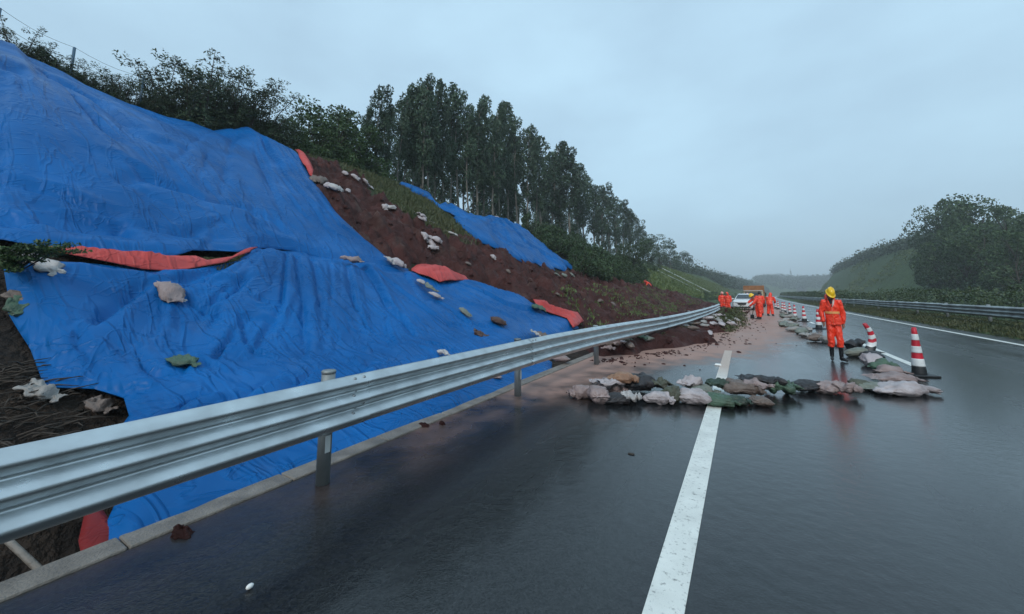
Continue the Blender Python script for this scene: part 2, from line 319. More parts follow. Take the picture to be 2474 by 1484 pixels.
# ------------------------------------------------------------------ road surface
def road_mat():
    m = bpy.data.materials.new('wet asphalt'); m.use_nodes = True; n = m.node_tree.nodes; l = m.node_tree.links; p = n['Principled BSDF']
    t = n.new('ShaderNodeTexCoord')
    def noise(s, lo, hi, d=5, a0=.3, a1=.7, sc=None):
        a = n.new('ShaderNodeTexNoise'); a.inputs['Scale'].default_value = s; a.inputs['Detail'].default_value = d
        if sc:
            mpp = n.new('ShaderNodeMapping'); mpp.inputs['Scale'].default_value = sc; l.new(t.outputs['Object'], mpp.inputs[0]); l.new(mpp.outputs[0], a.inputs['Vector'])
        else: l.new(t.outputs['Object'], a.inputs['Vector'])
        r = n.new('ShaderNodeMapRange'); r.inputs['From Min'].default_value = a0; r.inputs['From Max'].default_value = a1; r.inputs['To Min'].default_value = lo; r.inputs['To Max'].default_value = hi; l.new(a.outputs[0], r.inputs[0]); return r.outputs[0]
    vor = n.new('ShaderNodeTexVoronoi'); vor.inputs['Scale'].default_value = 95; l.new(t.outputs['Object'], vor.inputs['Vector'])
    agg = n.new('ShaderNodeMixRGB'); agg.inputs[1].default_value = (.004, .0045, .005, 1); agg.inputs[2].default_value = (.022, .023, .025, 1)
    vr = n.new('ShaderNodeMapRange'); vr.inputs['From Min'].default_value = .0; vr.inputs['From Max'].default_value = 1; vs = n.new('ShaderNodeSeparateColor'); l.new(vor.outputs['Color'], vs.inputs[0]); l.new(vs.outputs[0], vr.inputs[0]); l.new(vr.outputs[0], agg.inputs[0])
    big = n.new('ShaderNodeMixRGB'); big.blend_type = 'MULTIPLY'; big.inputs[0].default_value = 1; l.new(agg.outputs[0], big.inputs[1])
    bc = n.new('ShaderNodeCombineColor'); nb = noise(.9, .55, 1.3, 5, sc=(1, .10, 1)); 
    for i in range(3): l.new(nb, bc.inputs[i])
    l.new(bc.outputs[0], big.inputs[2])
    at = n.new('ShaderNodeAttribute'); at.attribute_name = 'silt'
    nn = noise(2.2, -.35, .35, 8); ad = n.new('ShaderNodeMath'); ad.operation = 'ADD'; l.new(at.outputs['Fac'], ad.inputs[0])
    mm = n.new('ShaderNodeMath'); mm.operation = 'MULTIPLY'; l.new(nn, mm.inputs[0]); 
    q = n.new('ShaderNodeMath'); q.operation = 'MULTIPLY'; one = n.new('ShaderNodeMath'); one.operation = 'SUBTRACT'; one.inputs[0].default_value = 1.3; l.new(at.outputs['Fac'], one.inputs[1]); l.new(at.outputs['Fac'], q.inputs[0]); l.new(one.outputs[0], q.inputs[1])
    q4 = n.new('ShaderNodeMath'); q4.operation = 'MULTIPLY'; q4.inputs[1].default_value = 3; l.new(q.outputs[0], q4.inputs[0]); l.new(q4.outputs[0], mm.inputs[1]); l.new(mm.outputs[0], ad.inputs[1]); ad.use_clamp = True
    sc = n.new('ShaderNodeMixRGB'); sc.inputs[2].default_value = (.36, .225, .185, 1); l.new(ad.outputs[0], sc.inputs[0]); l.new(big.outputs[0], sc.inputs[1]); l.new(sc.outputs[0], p.inputs['Base Color'])
    ro0 = noise(.7, .14, .32, 6, sc=(1, .35, 1)); trk = noise(1.0, -.07, .10, 3, sc=(1.1, .025, 1)); roa = n.new('ShaderNodeMath'); roa.operation = 'ADD'; l.new(ro0, roa.inputs[0]); l.new(trk, roa.inputs[1]); ro = roa.outputs[0]; rr = n.new('ShaderNodeMath'); rr.operation = 'MULTIPLY_ADD'; l.new(ad.outputs[0], rr.inputs[0]); rr.inputs[1].default_value = .30; l.new(ro, rr.inputs[2]); l.new(rr.outputs[0], p.inputs['Roughness'])
    cw = n.new('ShaderNodeMath'); cw.operation = 'MULTIPLY_ADD'; l.new(ad.outputs[0], cw.inputs[0]); cw.inputs[1].default_value = -.62; cw.inputs[2].default_value = .42; cw.use_clamp = True; l.new(cw.outputs[0], p.inputs['Coat Weight'])
    sw = n.new('ShaderNodeMath'); sw.operation = 'MULTIPLY_ADD'; l.new(ad.outputs[0], sw.inputs[0]); sw.inputs[1].default_value = -.25; sw.inputs[2].default_value = .34; l.new(sw.outputs[0], p.inputs['Specular IOR Level'])
    p.inputs['Specular IOR Level'].default_value = .5; p.inputs['Coat Roughness'].default_value = .13; p.inputs['Coat IOR'].default_value = 1.4
    b = n.new('ShaderNodeBump'); b.inputs['Strength'].default_value = .2; b.inputs['Distance'].default_value = .004; l.new(vor.outputs['Distance'], b.inputs['Height'])
    b2 = n.new('ShaderNodeBump'); b2.inputs['Strength'].default_value = .25; b2.inputs['Distance'].default_value = .01; l.new(noise(9, 0, 1, 3), b2.inputs['Height']); l.new(b.outputs[0], b2.inputs['Normal']); l.new(b2.outputs[0], p.inputs['Normal'])
    return m
sR = axis([(-3.28, 8.05, .17)]); yR = [-8.]
while yR[-1] < 620: y = yR[-1]; yR.append(y + (.17 if y < 30 else .17 + (y-30)*.02))
yR = np.array(yR); SS, YY = np.meshgrid(sR, yR); XX = SS + curve(YY)
P2 = np.stack([XX.ravel(), YY.ravel()], 1)
siltpoly = [gp(u, v) for u, v in [(1260, 935), (1350, 908), (1430, 890), (1520, 873), (1640, 862), (1740, 852), (1800, 838), (1855, 815), (1888, 790), (1893, 765), (1885, 740), (1700, 742), (1500, 800), (1230, 930)]]
silt = sm(sdist(P2, siltpoly), -1.5, .2) * 1.0
silt = np.maximum(silt, .32*sm(-P2[:, 0], 2.2, 3.3)*sm(P2[:, 1], 0., 3)*(.6+.6*vn(P2[:, 0]*.8, P2[:, 1]*.8, seed=4)))
idx = np.arange(SS.size).reshape(SS.shape); F = np.stack([idx[:-1, :-1], idx[:-1, 1:], idx[1:, 1:], idx[1:, :-1]], -1).reshape(-1, 4)
M_ROAD = road_mat()
road = mesh_np('road', np.stack([XX, YY, 0*XX], -1).reshape(-1, 3), F, M_ROAD, attrs={'silt': np.clip(silt, 0, 1)}); tag(road, 'wet dark asphalt highway carriageway with muddy runoff', 'road', kind='structure')
def strip(name, s0, s1, y0, y1, z, m, label, step=1.0):
    ys = np.linspace(y0, y1, max(2, int((y1-y0)/step)+1)); V = []; F = []
    for y in ys:
        c = float(curve(y)); V += [(c+s0, y, z), (c+s1, y, z)]
    F = np.array([(2*i, 2*i+1, 2*i+3, 2*i+2) for i in range(len(ys)-1)])
    o = mesh_np(name, V, F, m); tag(o, label, 'road marking', kind='structure'); return o
def paint_mat():
    m = mat('road paint', (.74, .75, .70), rough=.32, var=.10, vscale=5, bump=.3, bscale=160)
    n = m.node_tree.nodes; l = m.node_tree.links; p = n['Principled BSDF']; src = p.inputs['Base Color'].links[0].from_socket
    t = n.new('ShaderNodeTexCoord'); a = n.new('ShaderNodeTexNoise'); a.inputs['Scale'].default_value = 28; a.inputs['Detail'].default_value = 8; a.inputs['Roughness'].default_value = .75; l.new(t.outputs['Object'], a.inputs['Vector'])
    r = n.new('ShaderNodeMapRange'); r.inputs['From Min'].default_value = .55; r.inputs['From Max'].default_value = .68; l.new(a.outputs[0], r.inputs[0])
    x = n.new('ShaderNodeMixRGB'); x.inputs[2].default_value = (.16, .16, .15, 1); l.new(src, x.inputs[1]); l.new(r.outputs[0], x.inputs[0])
    sepn = n.new('ShaderNodeSeparateXYZ'); l.new(t.outputs['Object'], sepn.inputs[0]); 
    g = n.new('ShaderNodeMapRange'); g.inputs['From Min'].default_value = 7.6; g.inputs['From Max'].default_value = 9.6; g.inputs['To Max'].default_value = .75; l.new(sepn.outputs[1], g.inputs[0])
    g2 = n.new('ShaderNodeMapRange'); g2.inputs['From Min'].default_value = 2; g2.inputs['From Max'].default_value = 1; l.new(sepn.outputs[0], g2.inputs[0])
    gm = n.new('ShaderNodeMath'); gm.operation = 'MULTIPLY'; l.new(g.outputs[0], gm.inputs[0]); l.new(g2.outputs[0], gm.inputs[1])
    y = n.new('ShaderNodeMixRGB'); y.inputs[2].default_value = (.42, .24, .15, 1); l.new(x.outputs[0], y.inputs[1]); l.new(gm.outputs[0], y.inputs[0]); l.new(y.outputs[0], p.inputs['Base Color'])
    return m
M_PAINT = paint_mat()
yend = float(gp(1768, 848)[1])
strip('shoulder_line', -.508, -.332, -6, yend, .004, M_PAINT, 'solid white line between the shoulder and the near lane', .5)
strip('edge_line', 7.08, 7.27, -6, 600, .004, M_PAINT, 'solid white line along the far edge of the road beside the median grass', 2)

k = 0
y1_ = 11.7; per = 14.0; dsh = 4.9
for i in range(12):
    a = y1_ + i*per; strip('lane_dash', 3.02, 3.17, a, a+dsh, .004, M_PAINT, 'white lane dash nearest the camera beside the large cone' if i == 0 else 'white lane dashes receding along the highway', .5)
# concrete kerb strip
M_CONC = mat('weathered concrete', (.20, .175, .15), rough=.5, var=.3, vscale=6, bump=.5, bscale=60)
ys = np.arange(-8, 45, 1.0); kb = empty('kerb')
tag(kb, 'low concrete edge strip behind the posts of the guardrail', 'kerb', kind='structure')
for i in range(len(ys)-1):
    c = float(curve(ys[i])); mb = MB(); mb.box((c-3.385, ys[i]+.5, -.12), (.205, .992, .27)); mb.build('kerb_stone', M_CONC, kb, bevel=.012)

# ------------------------------------------------------------------ draped sheets
def polyline(pts, surf=T): return np.array([cast(u, v, surf) for u, v in pts])
def drape(name, outline, base, folds, material, spacing, seed, thick=.012, wr=(.02, .01), rough_edge=.05, densify=.25, xyoutline=None, amp=1.0, parent=None, floor=.11, drop=.06, lim=.12):
    o3 = polyline(outline) if xyoutline is None else np.asarray(xyoutline, float)
    pts = []
    n = len(o3)
    for i in range(n):
        a, b = o3[i][:2], o3[(i+1) % n][:2]; L = np.hypot(*(b-a)); m = max(1, int(L/densify))
        for k in range(m):
            q = a + (b-a)*k/m; nrm = np.array([-(b-a)[1], (b-a)[0]])/max(L, 1e-6)
            w = rough_edge*float(fbm(np.array([q[0]*1.7]), np.array([q[1]*1.7]), seed=seed+5)[0])
            pts.append(q + nrm*w)
    B = np.array(pts); mn, mx_ = B.min(0), B.max(0)
    gx, gy = np.meshgrid(np.arange(mn[0], mx_[0], spacing), np.arange(mn[1], mx_[1], spacing)); G = np.stack([gx.ravel(), gy.ravel()], 1)
    G = G + rng.uniform(-.2, .2, G.shape)*spacing; G = G[inside(G, B)]; G = G[seg_dist(G, B, True) > spacing*.5]
    allp = [Vector(p) for p in B] + [Vector(p) for p in G]
    res = delaunay_2d_cdt(allp, [], [list(range(len(B)))], 1, 1e-4)
    V2 = np.array([tuple(v) for v in res[0]]); Fc = [f for f in res[2]]
    tri = np.array([f for f in Fc if len(f) == 3])
    z = base(V2[:, 0], V2[:, 1])
    X_, Y_ = V2[:, 0], V2[:, 1]
    h = wr[0]*1.4*fbm(X_*.55+Y_*.2, Y_*.45, seed=seed, oct=2)
    wx = X_ + .7*vn(X_*.35, Y_*.35, seed=seed+2); wy = Y_ + .7*vn(X_*.35, Y_*.35, seed=seed+3)
    def crease(a, b, s, k): return np.clip(1-np.abs(vn(a, b, seed=seed+s))*k, 0, 1)**1.5
    h = h + wr[1]*(1.3*crease(wx*.28, wy*1.15, 7, 2.2)*(.5+.5*vn(wx*.2, wy*.3, seed=seed+1)) + .75*crease(wx*.9+wy*.5, wy*.8-wx*.3, 8, 3.2) + .45*crease(wx*.8, wy*2.6, 9, 2.6)*sm(vn(wx*.4, wy*.4, seed=seed+4), -.1, .5))
    more = []
    for fl in folds:
        for s_ in (-1.8, -.8, .8, 1.8):
            j_ = rng.uniform(6, 22)*s_; more.append(([(u+j_*rng.uniform(.4, 1.3), v+j_*rng.uniform(-.3, .6)*.6) for u, v in fl[0]], fl[1]*rng.uniform(.3, .6), fl[2]*rng.uniform(.2, .5)))
    for fl in list(folds) + more:
        pl = polyline(fl[0]); w, hh = fl[1]*.55, fl[2]*amp
        dist, sg = side_dist(V2, pl); flip_ = 1 if rng.random() < .7 else -1; soft_ = sm(sg*flip_/np.maximum(dist, 1e-6), -.4, .4); ends = np.minimum(np.hypot(V2[:, 0]-pl[0][0], V2[:, 1]-pl[0][1]), 99)
        endb = np.hypot(V2[:, 0]-pl[-1][0], V2[:, 1]-pl[-1][1]); Lh = np.hypot(*(pl[-1][:2]-pl[0][:2]))
        tap = sm(endb, 0, Lh*.45)*(.45+.55*sm(ends, 0, Lh*.25))
        # side of line for an asymmetric fold
        h = h + hh*tap*(soft_*(np.exp(-dist/(w*2.6))*1.05) + (1-soft_)*(1.05*np.exp(-(dist/(w*.55))**1.3) - .55*np.exp(-((dist-1.7*w)/(w*.8))**2)))
    h = np.where(h > 0, lim*np.tanh(h/lim), h); h = h*(1-.6*sm(curve(Y_)-X_, 15.8, 17.2))
    bd = seg_dist(V2, B, True); h = h*(.35+.65*sm(bd, 0, .25)) - drop*np.exp(-(bd/.10)**2)
    z = z + np.maximum(h, -floor)
    V = np.column_stack([V2, z])
    o = mesh_np(name, V, tri, material, parent)
    if thick:
        s = o.modifiers.new('thickness', 'SOLIDIFY'); s.thickness = thick; s.offset = 0
    return o
def tarp_mat(name, c, c2, rough=.42):
    m = bpy.data.materials.new(name); m.use_nodes = True; n = m.node_tree.nodes; l = m.node_tree.links; p = n['Principled BSDF']; p.inputs['Roughness'].default_value = rough; p.inputs['Specular IOR Level'].default_value = .16
    t = n.new('ShaderNodeTexCoord')
    def nz(s, d=6, sc=None, dist=0):
        a = n.new('ShaderNodeTexNoise'); a.inputs['Scale'].default_value = s; a.inputs['Detail'].default_value = d; a.inputs['Distortion'].default_value = dist
        if sc: q = n.new('ShaderNodeMapping'); q.inputs['Scale'].default_value = sc; l.new(t.outputs['Object'], q.inputs[0]); l.new(q.outputs[0], a.inputs['Vector'])
        else: l.new(t.outputs['Object'], a.inputs['Vector'])
        return a.outputs[0]
    def mr(o, a, b, c0=0., c1=1.):
        r = n.new('ShaderNodeMapRange'); r.inputs['From Min'].default_value = a; r.inputs['From Max'].default_value = b; r.inputs['To Min'].default_value = c0; r.inputs['To Max'].default_value = c1; l.new(o, r.inputs[0]); return r.outputs[0]
    x = n.new('ShaderNodeMixRGB'); x.inputs[1].default_value = (*c, 1); x.inputs[2].default_value = (*c2, 1); l.new(mr(nz(.6), .35, .65), x.inputs[0])
    y = n.new('ShaderNodeMixRGB'); y.inputs[2].default_value = (.10, .12, .16, 1); l.new(x.outputs[0], y.inputs[1]); l.new(mr(nz(2.3, 9), .62, .85, 0, .25), y.inputs[0]); l.new(y.outputs[0], p.inputs['Base Color'])
    l.new(mr(nz(1.3), .3, .7, rough-.10, rough+.12), p.inputs['Roughness'])
    b1 = n.new('ShaderNodeBump'); b1.inputs['Strength'].default_value = .5; b1.inputs['Distance'].default_value = .035
    a = n.new('ShaderNodeMath'); a.operation = 'SUBTRACT'; l.new(nz(1.25, 3, (.42, 1.9, .42), .5), a.inputs[0]); a.inputs[1].default_value = .5; ab = n.new('ShaderNodeMath'); ab.operation = 'ABSOLUTE'; l.new(a.outputs[0], ab.inputs[0]); l.new(mr(ab.outputs[0], 0, .05, 1, 0), b1.inputs['Height'])
    b2 = n.new('ShaderNodeBump'); b2.inputs['Strength'].default_value = .22; b2.inputs['Distance'].default_value = .02; l.new(nz(5, 3, None, .5), b2.inputs['Height']); b3 = n.new('ShaderNodeBump'); b3.inputs['Strength'].default_value = .4; b3.inputs['Distance'].default_value = .025; a3 = n.new('ShaderNodeMath'); a3.operation = 'SUBTRACT'; l.new(nz(1.9, 3, (1.5, .8, 1.5), .7), a3.inputs[0]); a3.inputs[1].default_value = .47; a4 = n.new('ShaderNodeMath'); a4.operation = 'ABSOLUTE'; l.new(a3.outputs[0], a4.inputs[0]); l.new(mr(a4.outputs[0], 0, .035, 1, 0), b3.inputs['Height']); l.new(b1.outputs[0], b3.inputs['Normal'])
    l.new(b3.outputs[0], b2.inputs['Normal']); l.new(b2.outputs[0], p.inputs['Normal'])
    return m
M_BLUE = tarp_mat('blue tarpaulin', (.0005, .078, .262), (.0015, .115, .37)); M_RED = tarp_mat('red tarpaulin', (.42, .050, .046), (.54, .088, .082), .5)
D_ = lambda X, Y: curve(Y) - X
def base_up(off): return lambda X, Y: T(X, Y) + off
def base_mud(off): return lambda X, Y: np.maximum(T(X, Y), mud_z(X, Y)) + off
def base_sheet(off): return lambda X, Y: T(X, Y) + .34 + off
def base_low(X, Y):
    d = D_(X, Y); chord = np.interp(d, [3.3, 3.52, 4.2, 5.0, 6.0], [-.05, .02, .14, .42, .80]); t = T(X, Y) + .11
    w = sm(d, 5.2, 6.2); return chord*(1-w) + np.maximum(t, chord*0-9)*w + .02
W1, W2, W3 = .28, .16, .09
foldsA = [([(0, 171), (80, 180), (170, 225), (256, 275), (387, 358), (500, 410)], .5, .26), ([(590, 318), (585, 400), (600, 480), (640, 560)], .6, .22), ([(380, 505), (440, 520), (500, 545), (580, 552), (640, 580)], .45, .24), ([(0, 120), (100, 220), (150, 400), (160, 520)], .5, .14), ([(90, 198), (208, 314), (300, 420), (360, 500)], W2, .10), ([(150, 240), (270, 350), (400, 450)], W2, .09),
 ([(20, 230), (45, 400), (60, 520)], W1, .12), ([(60, 200), (66, 320), (100, 460)], W3, .07), ([(0, 300), (20, 420), (10, 540)], W2, .08), ([(260, 265), (380, 330), (440, 352), (498, 362)], W2, .12), ([(330, 272), (440, 315), (505, 326)], .14, .10),
 ([(508, 325), (497, 365), (480, 420), (455, 470), (450, 520)], W3, .08), ([(590, 316), (520, 345), (440, 420), (400, 470)], W2, .09), ([(590, 316), (560, 420), (555, 520), (600, 590)], W1, .12), ([(600, 318), (640, 430), (700, 560), (800, 628)], W2, .09),
 ([(620, 326), (700, 450), (790, 570), (900, 640)], .13, .10), ([(640, 338), (730, 450), (820, 560), (960, 648)], W3, .09), ([(660, 348), (750, 460), (840, 560), (940, 630)], W3, .07), ([(610, 322), (665, 440), (740, 560), (830, 620)], W3, .06),
 ([(0, 470), (150, 500), (300, 560), (360, 620)], W2, .09), ([(350, 500), (430, 535), (560, 555), (620, 600)], W2, .14), ([(430, 595), (540, 560), (600, 600)], W2, .12), ([(120, 540), (260, 580), (420, 590)], W2, .07),
 ([(200, 380), (330, 430), (450, 500)], W2, .06), ([(60, 560), (200, 560), (330, 600)], W3, .05), ([(490, 560), (500, 600), (470, 625)], W3, .07), ([(620, 540), (640, 590), (700, 615)], W2, .08), ([(0, 540), (60, 590), (140, 615)], W2, .07),
 ([(700, 420), (770, 520), (840, 600)], W3, .05), ([(300, 470), (380, 530), (420, 590)], W3, .06)]
ra_ = np.random.default_rng(21)
autoA = []
for i_ in range(26):
    u_ = ra_.uniform(0, 700); v_ = np.interp(u_, [0, 300, 600, 700], [150, 280, 340, 400]) + ra_.uniform(10, 200); L_a = ra_.uniform(60, 190); sl = np.interp(u_, [0, 300, 700], [.25, .75, .55]) + ra_.uniform(-.2, .2)
    autoA.append(([(u_, v_), (u_+L_a*sl*.6, v_+L_a*.5), (u_+L_a*sl*1.2, v_+L_a*.85)], ra_.uniform(.05, .12), ra_.uniform(.025, .06)))
outA = [(-350, 0), (0, 100), (60, 142), (130, 172), (200, 212), (300, 252), (400, 287), (455, 298), (510, 321), (590, 311), (640, 333), (715, 374), (735, 410), (755, 440), (800, 510), (850, 562), (900, 603), (950, 640), (985, 664), (930, 652), (870, 642), (800, 641), (740, 628), (680, 622), (620, 618), (575, 626), (520, 624), (440, 634), (350, 641), (260, 630), (180, 627), (110, 626), (0, 606), (-300, 590)]
tA = drape('tarpaulin', outA, base_up(.17), foldsA + autoA, M_BLUE, .052, 40, wr=(.05, .030), amp=1.5, floor=.14, lim=.23); tag(tA, 'huge blue tarpaulin draped over the upper slope up to its crest', 'tarpaulin', 'blue tarpaulins over the slope')
foldsB = [([(620, 625), (500, 660), (380, 705), (200, 745)], .14, .09), ([(640, 628), (540, 690), (430, 745), (330, 790)], W3, .07), ([(670, 630), (600, 720), (540, 800), (500, 900)], W2, .08), ([(720, 640), (755, 760), (760, 900), (740, 960)], W2, .10), ([(700, 636), (690, 760), (640, 880)], W3, .07),
 ([(760, 645), (790, 760), (850, 900)], W2, .09), ([(840, 652), (860, 760), (900, 880)], W3, .08), ([(870, 655), (950, 760), (1040, 850)], W2, .10), ([(900, 665), (1000, 740), (1080, 800), (1200, 825)], W3, .06), ([(800, 650), (810, 720), (800, 860), (780, 930)], W3, .07),
 ([(380, 720), (300, 790), (230, 860), (200, 940)], W2, .09), ([(430, 735), (520, 780), (700, 800)], W3, .05), ([(420, 735), (400, 850), (330, 950)], W3, .06), ([(450, 895), (520, 940), (560, 1000)], W3, .07), ([(60, 700), (100, 820), (170, 900), (260, 960)], .14, .12), ([(120, 680), (160, 800), (260, 900), (330, 1000)], W2, .09),
 ([(20, 690), (50, 780), (110, 900)], W3, .06), ([(370, 700), (250, 690), (130, 660)], W2, .07), ([(480, 700), (560, 700), (680, 690)], W3, .05), ([(480, 720), (600, 760), (720, 780)], W3, .05), ([(560, 870), (640, 900), (700, 930)], W3, .06), ([(330, 880), (380, 960), (440, 990)], W3, .07),
 ([(940, 800), (960, 880), (940, 900)], W3, .07), ([(980, 790), (1020, 860)], W3, .06), ([(660, 1040), (620, 1100), (560, 1170)], W3, .07), ([(760, 1010), (740, 1060), (700, 1110)], W3, .06), ([(480, 1130), (440, 1180), (400, 1230)], .10, .08), ([(900, 990), (880, 1040)], W3, .06),
 ([(620, 700), (560, 760), (470, 800)], W3, .06), ([(230, 960), (300, 1000), (400, 1040)], W3, .06), ([(560, 760), (580, 860), (620, 940)], W3, .06), ([(640, 660), (540, 720), (440, 820)], .06, .05), ([(820, 700), (880, 820), (960, 880)], .06, .05)]
autoB = []
for i_ in range(34):
    u_ = ra_.uniform(40, 1050); v_ = 690 + ra_.uniform(0, 230); L_a = ra_.uniform(50, 170); sl = np.interp(u_, [0, 420, 640, 900, 1050], [.9, -.2, -.6, .3, 1.0]) + ra_.uniform(-.35, .35)
    autoB.append(([(u_, v_), (u_+L_a*sl*.6, v_+L_a*.45), (u_+L_a*sl*1.1, v_+L_a*.9)], ra_.uniform(.035, .08), ra_.uniform(.018, .045)))
outB = [(10, 668), (60, 655), (140, 645), (260, 655), (380, 668), (450, 668), (520, 655), (570, 640), (620, 612), (700, 610), (800, 628), (900, 640), (985, 655), (1010, 695), (1060, 735), (1110, 745), (1150, 790), (1230, 830), (1300, 862), (1345, 872), (1340, 890)]
ob = [cast(*q) for q in outB]; ob[-3:] = [np.array([*gp(1300, 868)[:2], 0]), np.array([*gp(1338, 878)[:2], 0]), np.array([*gp(1330, 898)[:2], 0])]
yk0 = float(gp(235, 1300)[1])
for s, yy in ((3.34, ob[-1][1]), (3.36, 3.6), (3.36, 2.2), (3.36, 1.4), (3.36, yk0)): ob.append(np.array([-s, yy, 0]))
ob += [cast(265, 1240), cast(300, 1130), cast(285, 1035), cast(225, 965), cast(105, 955), cast(55, 860), (cast(20, 770))]
tB = drape('tarpaulin', None, base_low, foldsB + autoB, M_BLUE, .036, 60, wr=(.03, .022), amp=1.35, floor=.10, lim=.14, xyoutline=ob); tag(tB, 'blue tarpaulin on the lower slope, right behind the near guardrail', 'tarpaulin', 'blue tarpaulins over the slope')
foldsW = [([(1130, 695), (1200, 718), (1290, 745)], .12, .16), ([(1120, 705), (1220, 748), (1340, 775)], .10, .14), ([(1110, 712), (1200, 765), (1370, 795)], W3, .09), ([(1080, 738), (1180, 765), (1300, 805)], W3, .06), ([(1060, 750), (1130, 800), (1250, 835)], W3, .06), ([(1160, 800), (1260, 800), (1350, 800)], W3, .05)]
outW = [(965, 672), (1000, 664), (1040, 676), (1085, 686), (1132, 684), (1200, 705), (1290, 738), (1345, 772), (1385, 780), (1400, 800), (1330, 830), (1250, 850), (1150, 850), (1060, 800), (1000, 740)]
tW = drape('tarpaulin', outW, base_sheet(-.14), foldsW, M_BLUE, .065, 80, wr=(.04, .05), amp=1.2, drop=.22); tag(tW, 'rumpled dirty blue tarpaulin between the red dome sheet and the guardrail', 'tarpaulin', 'blue tarpaulins over the slope')
foldsC = [([(1000, 460), (1100, 505), (1160, 545)], .2, .14), ([(1205, 525), (1270, 600), (1380, 655)], .22, .16), ([(1200, 530), (1225, 580), (1250, 630)], .16, .16), ([(1200, 525), (1170, 560), (1150, 578)], .16, .14), ([(1240, 545), (1300, 610), (1340, 655)], .18, .14), ([(1050, 490), (1130, 520), (1180, 530)], .2, .16), ([(1110, 545), (1200, 560), (1290, 600)], .2, .12), ([(1070, 495), (1110, 535)], .16, .12)]
outC = [(965, 441), (1010, 462), (1045, 490), (1085, 508), (1120, 524), (1152, 536), (1178, 534), (1200, 518), (1230, 536), (1265, 565), (1300, 592), (1350, 630), (1393, 660), (1365, 655), (1330, 664), (1300, 645), (1270, 637), (1240, 626), (1210, 612), (1180, 596), (1160, 590), (1135, 570), (1110, 545), (1085, 520), (1050, 500), (1010, 478)]
tC = drape('tarpaulin', outC, base_sheet(-.04), foldsC, M_BLUE, .11, 90, wr=(.12, .16), thick=.02, rough_edge=.34, amp=2.2, floor=.2, drop=.18, lim=.3); tag(tC, 'far blue tarpaulin running down the slope below the eucalyptus trees', 'tarpaulin', 'blue tarpaulins over the slope')
# red sheets
def red(outline, base, folds, label, sp, seed, wr=(.03, .03), re=.02, dr=.12):
    o = drape('tarpaulin', outline, base, folds, M_RED, sp, seed, wr=wr, rough_edge=re, amp=.8, drop=dr, lim=.07); tag(o, label, 'tarpaulin', 'red sheets on the slope'); return o
red([(112, 626), (200, 628), (300, 640), (400, 645), (470, 642), (500, 654), (560, 642), (622, 616), (600, 630), (540, 656), (470, 669), (420, 681), (340, 675), (250, 659), (170, 645), (130, 638)], lambda X, Y: base_low(X, Y)+.15, [([(150, 635), (300, 660), (420, 680)], .07, .10), ([(200, 632), (350, 655), (480, 660)], .06, .08), ([(130, 632), (250, 650), (380, 660)], .05, .07)], 'long red sheet rolled along the bench between the two big blue tarpaulins', .05, 120)
red([(712, 372), (730, 380), (745, 400), (757, 425), (760, 446), (748, 440), (735, 415), (722, 392)], base_sheet(.02), [([(715, 376), (740, 410), (757, 442)], .12, .10)], 'narrow red sheet edge hanging beside the top of the upper blue tarpaulin', .08, 130)
def dome(X, Y):
    c = cast(1060, 690); return T(X, Y) + .25 + .26*np.exp(-((X-c[0])**2+(Y-c[1])**2)/1.1)
red([(993, 664), (1005, 652), (1030, 648), (1070, 658), (1100, 672), (1134, 688), (1100, 704), (1062, 710), (1035, 695), (1010, 684), (995, 676)], dome, [([(1010, 655), (1040, 680), (1065, 705)], .08, .08), ([(1020, 690), (1060, 690), (1110, 690)], .07, .07), ([(1035, 652), (1050, 675), (1045, 695)], .07, .07), ([(1080, 665), (1070, 690), (1062, 705)], .07, .06)], 'red sheet domed over a mound beside the mud slide', .06, 140)
red([(1288, 742), (1312, 744), (1335, 760), (1370, 772), (1398, 775), (1412, 795), (1385, 812), (1370, 788), (1330, 776), (1300, 765)], base_sheet(.06), [([(1295, 750), (1340, 770), (1400, 790)], .12, .14), ([(1310, 748), (1350, 764), (1405, 780)], .09, .10), ([(1380, 780), (1395, 800)], .09, .12)], 'crumpled pale red sheet lying at the end of the blue tarpaulin by the guardrail', .07, 150, wr=(.08, .07))
# dark red bottom edge that pokes out under the rail, left end of the lower blue tarpaulin
yk = yk0
red(None, base_low, [([(250, 1250), (200, 1310)], .05, .04)], 'dark red edge of a sheet showing below the guardrail at lower left', .05, 160) if False else None
oR = drape('tarpaulin', None, lambda X, Y: base_low(X, Y)+.0, [], tarp_mat('dark red tarpaulin', (.13, .012, .015), (.20, .02, .02), .5), .05, 161, wr=(.02, .02), xyoutline=[np.array([-3.36, yk+.02, 0]), np.array([-3.9, yk+.1, 0]), np.array([-4.7, yk+.26, 0]), np.array([-4.75, yk+.18, 0]), np.array([-3.9, yk+.0, 0]), np.array([-3.36, yk-.10, 0])])
tag(oR, 'dark red sheet edge showing below the guardrail at lower left', 'tarpaulin', 'red sheets on the slope')
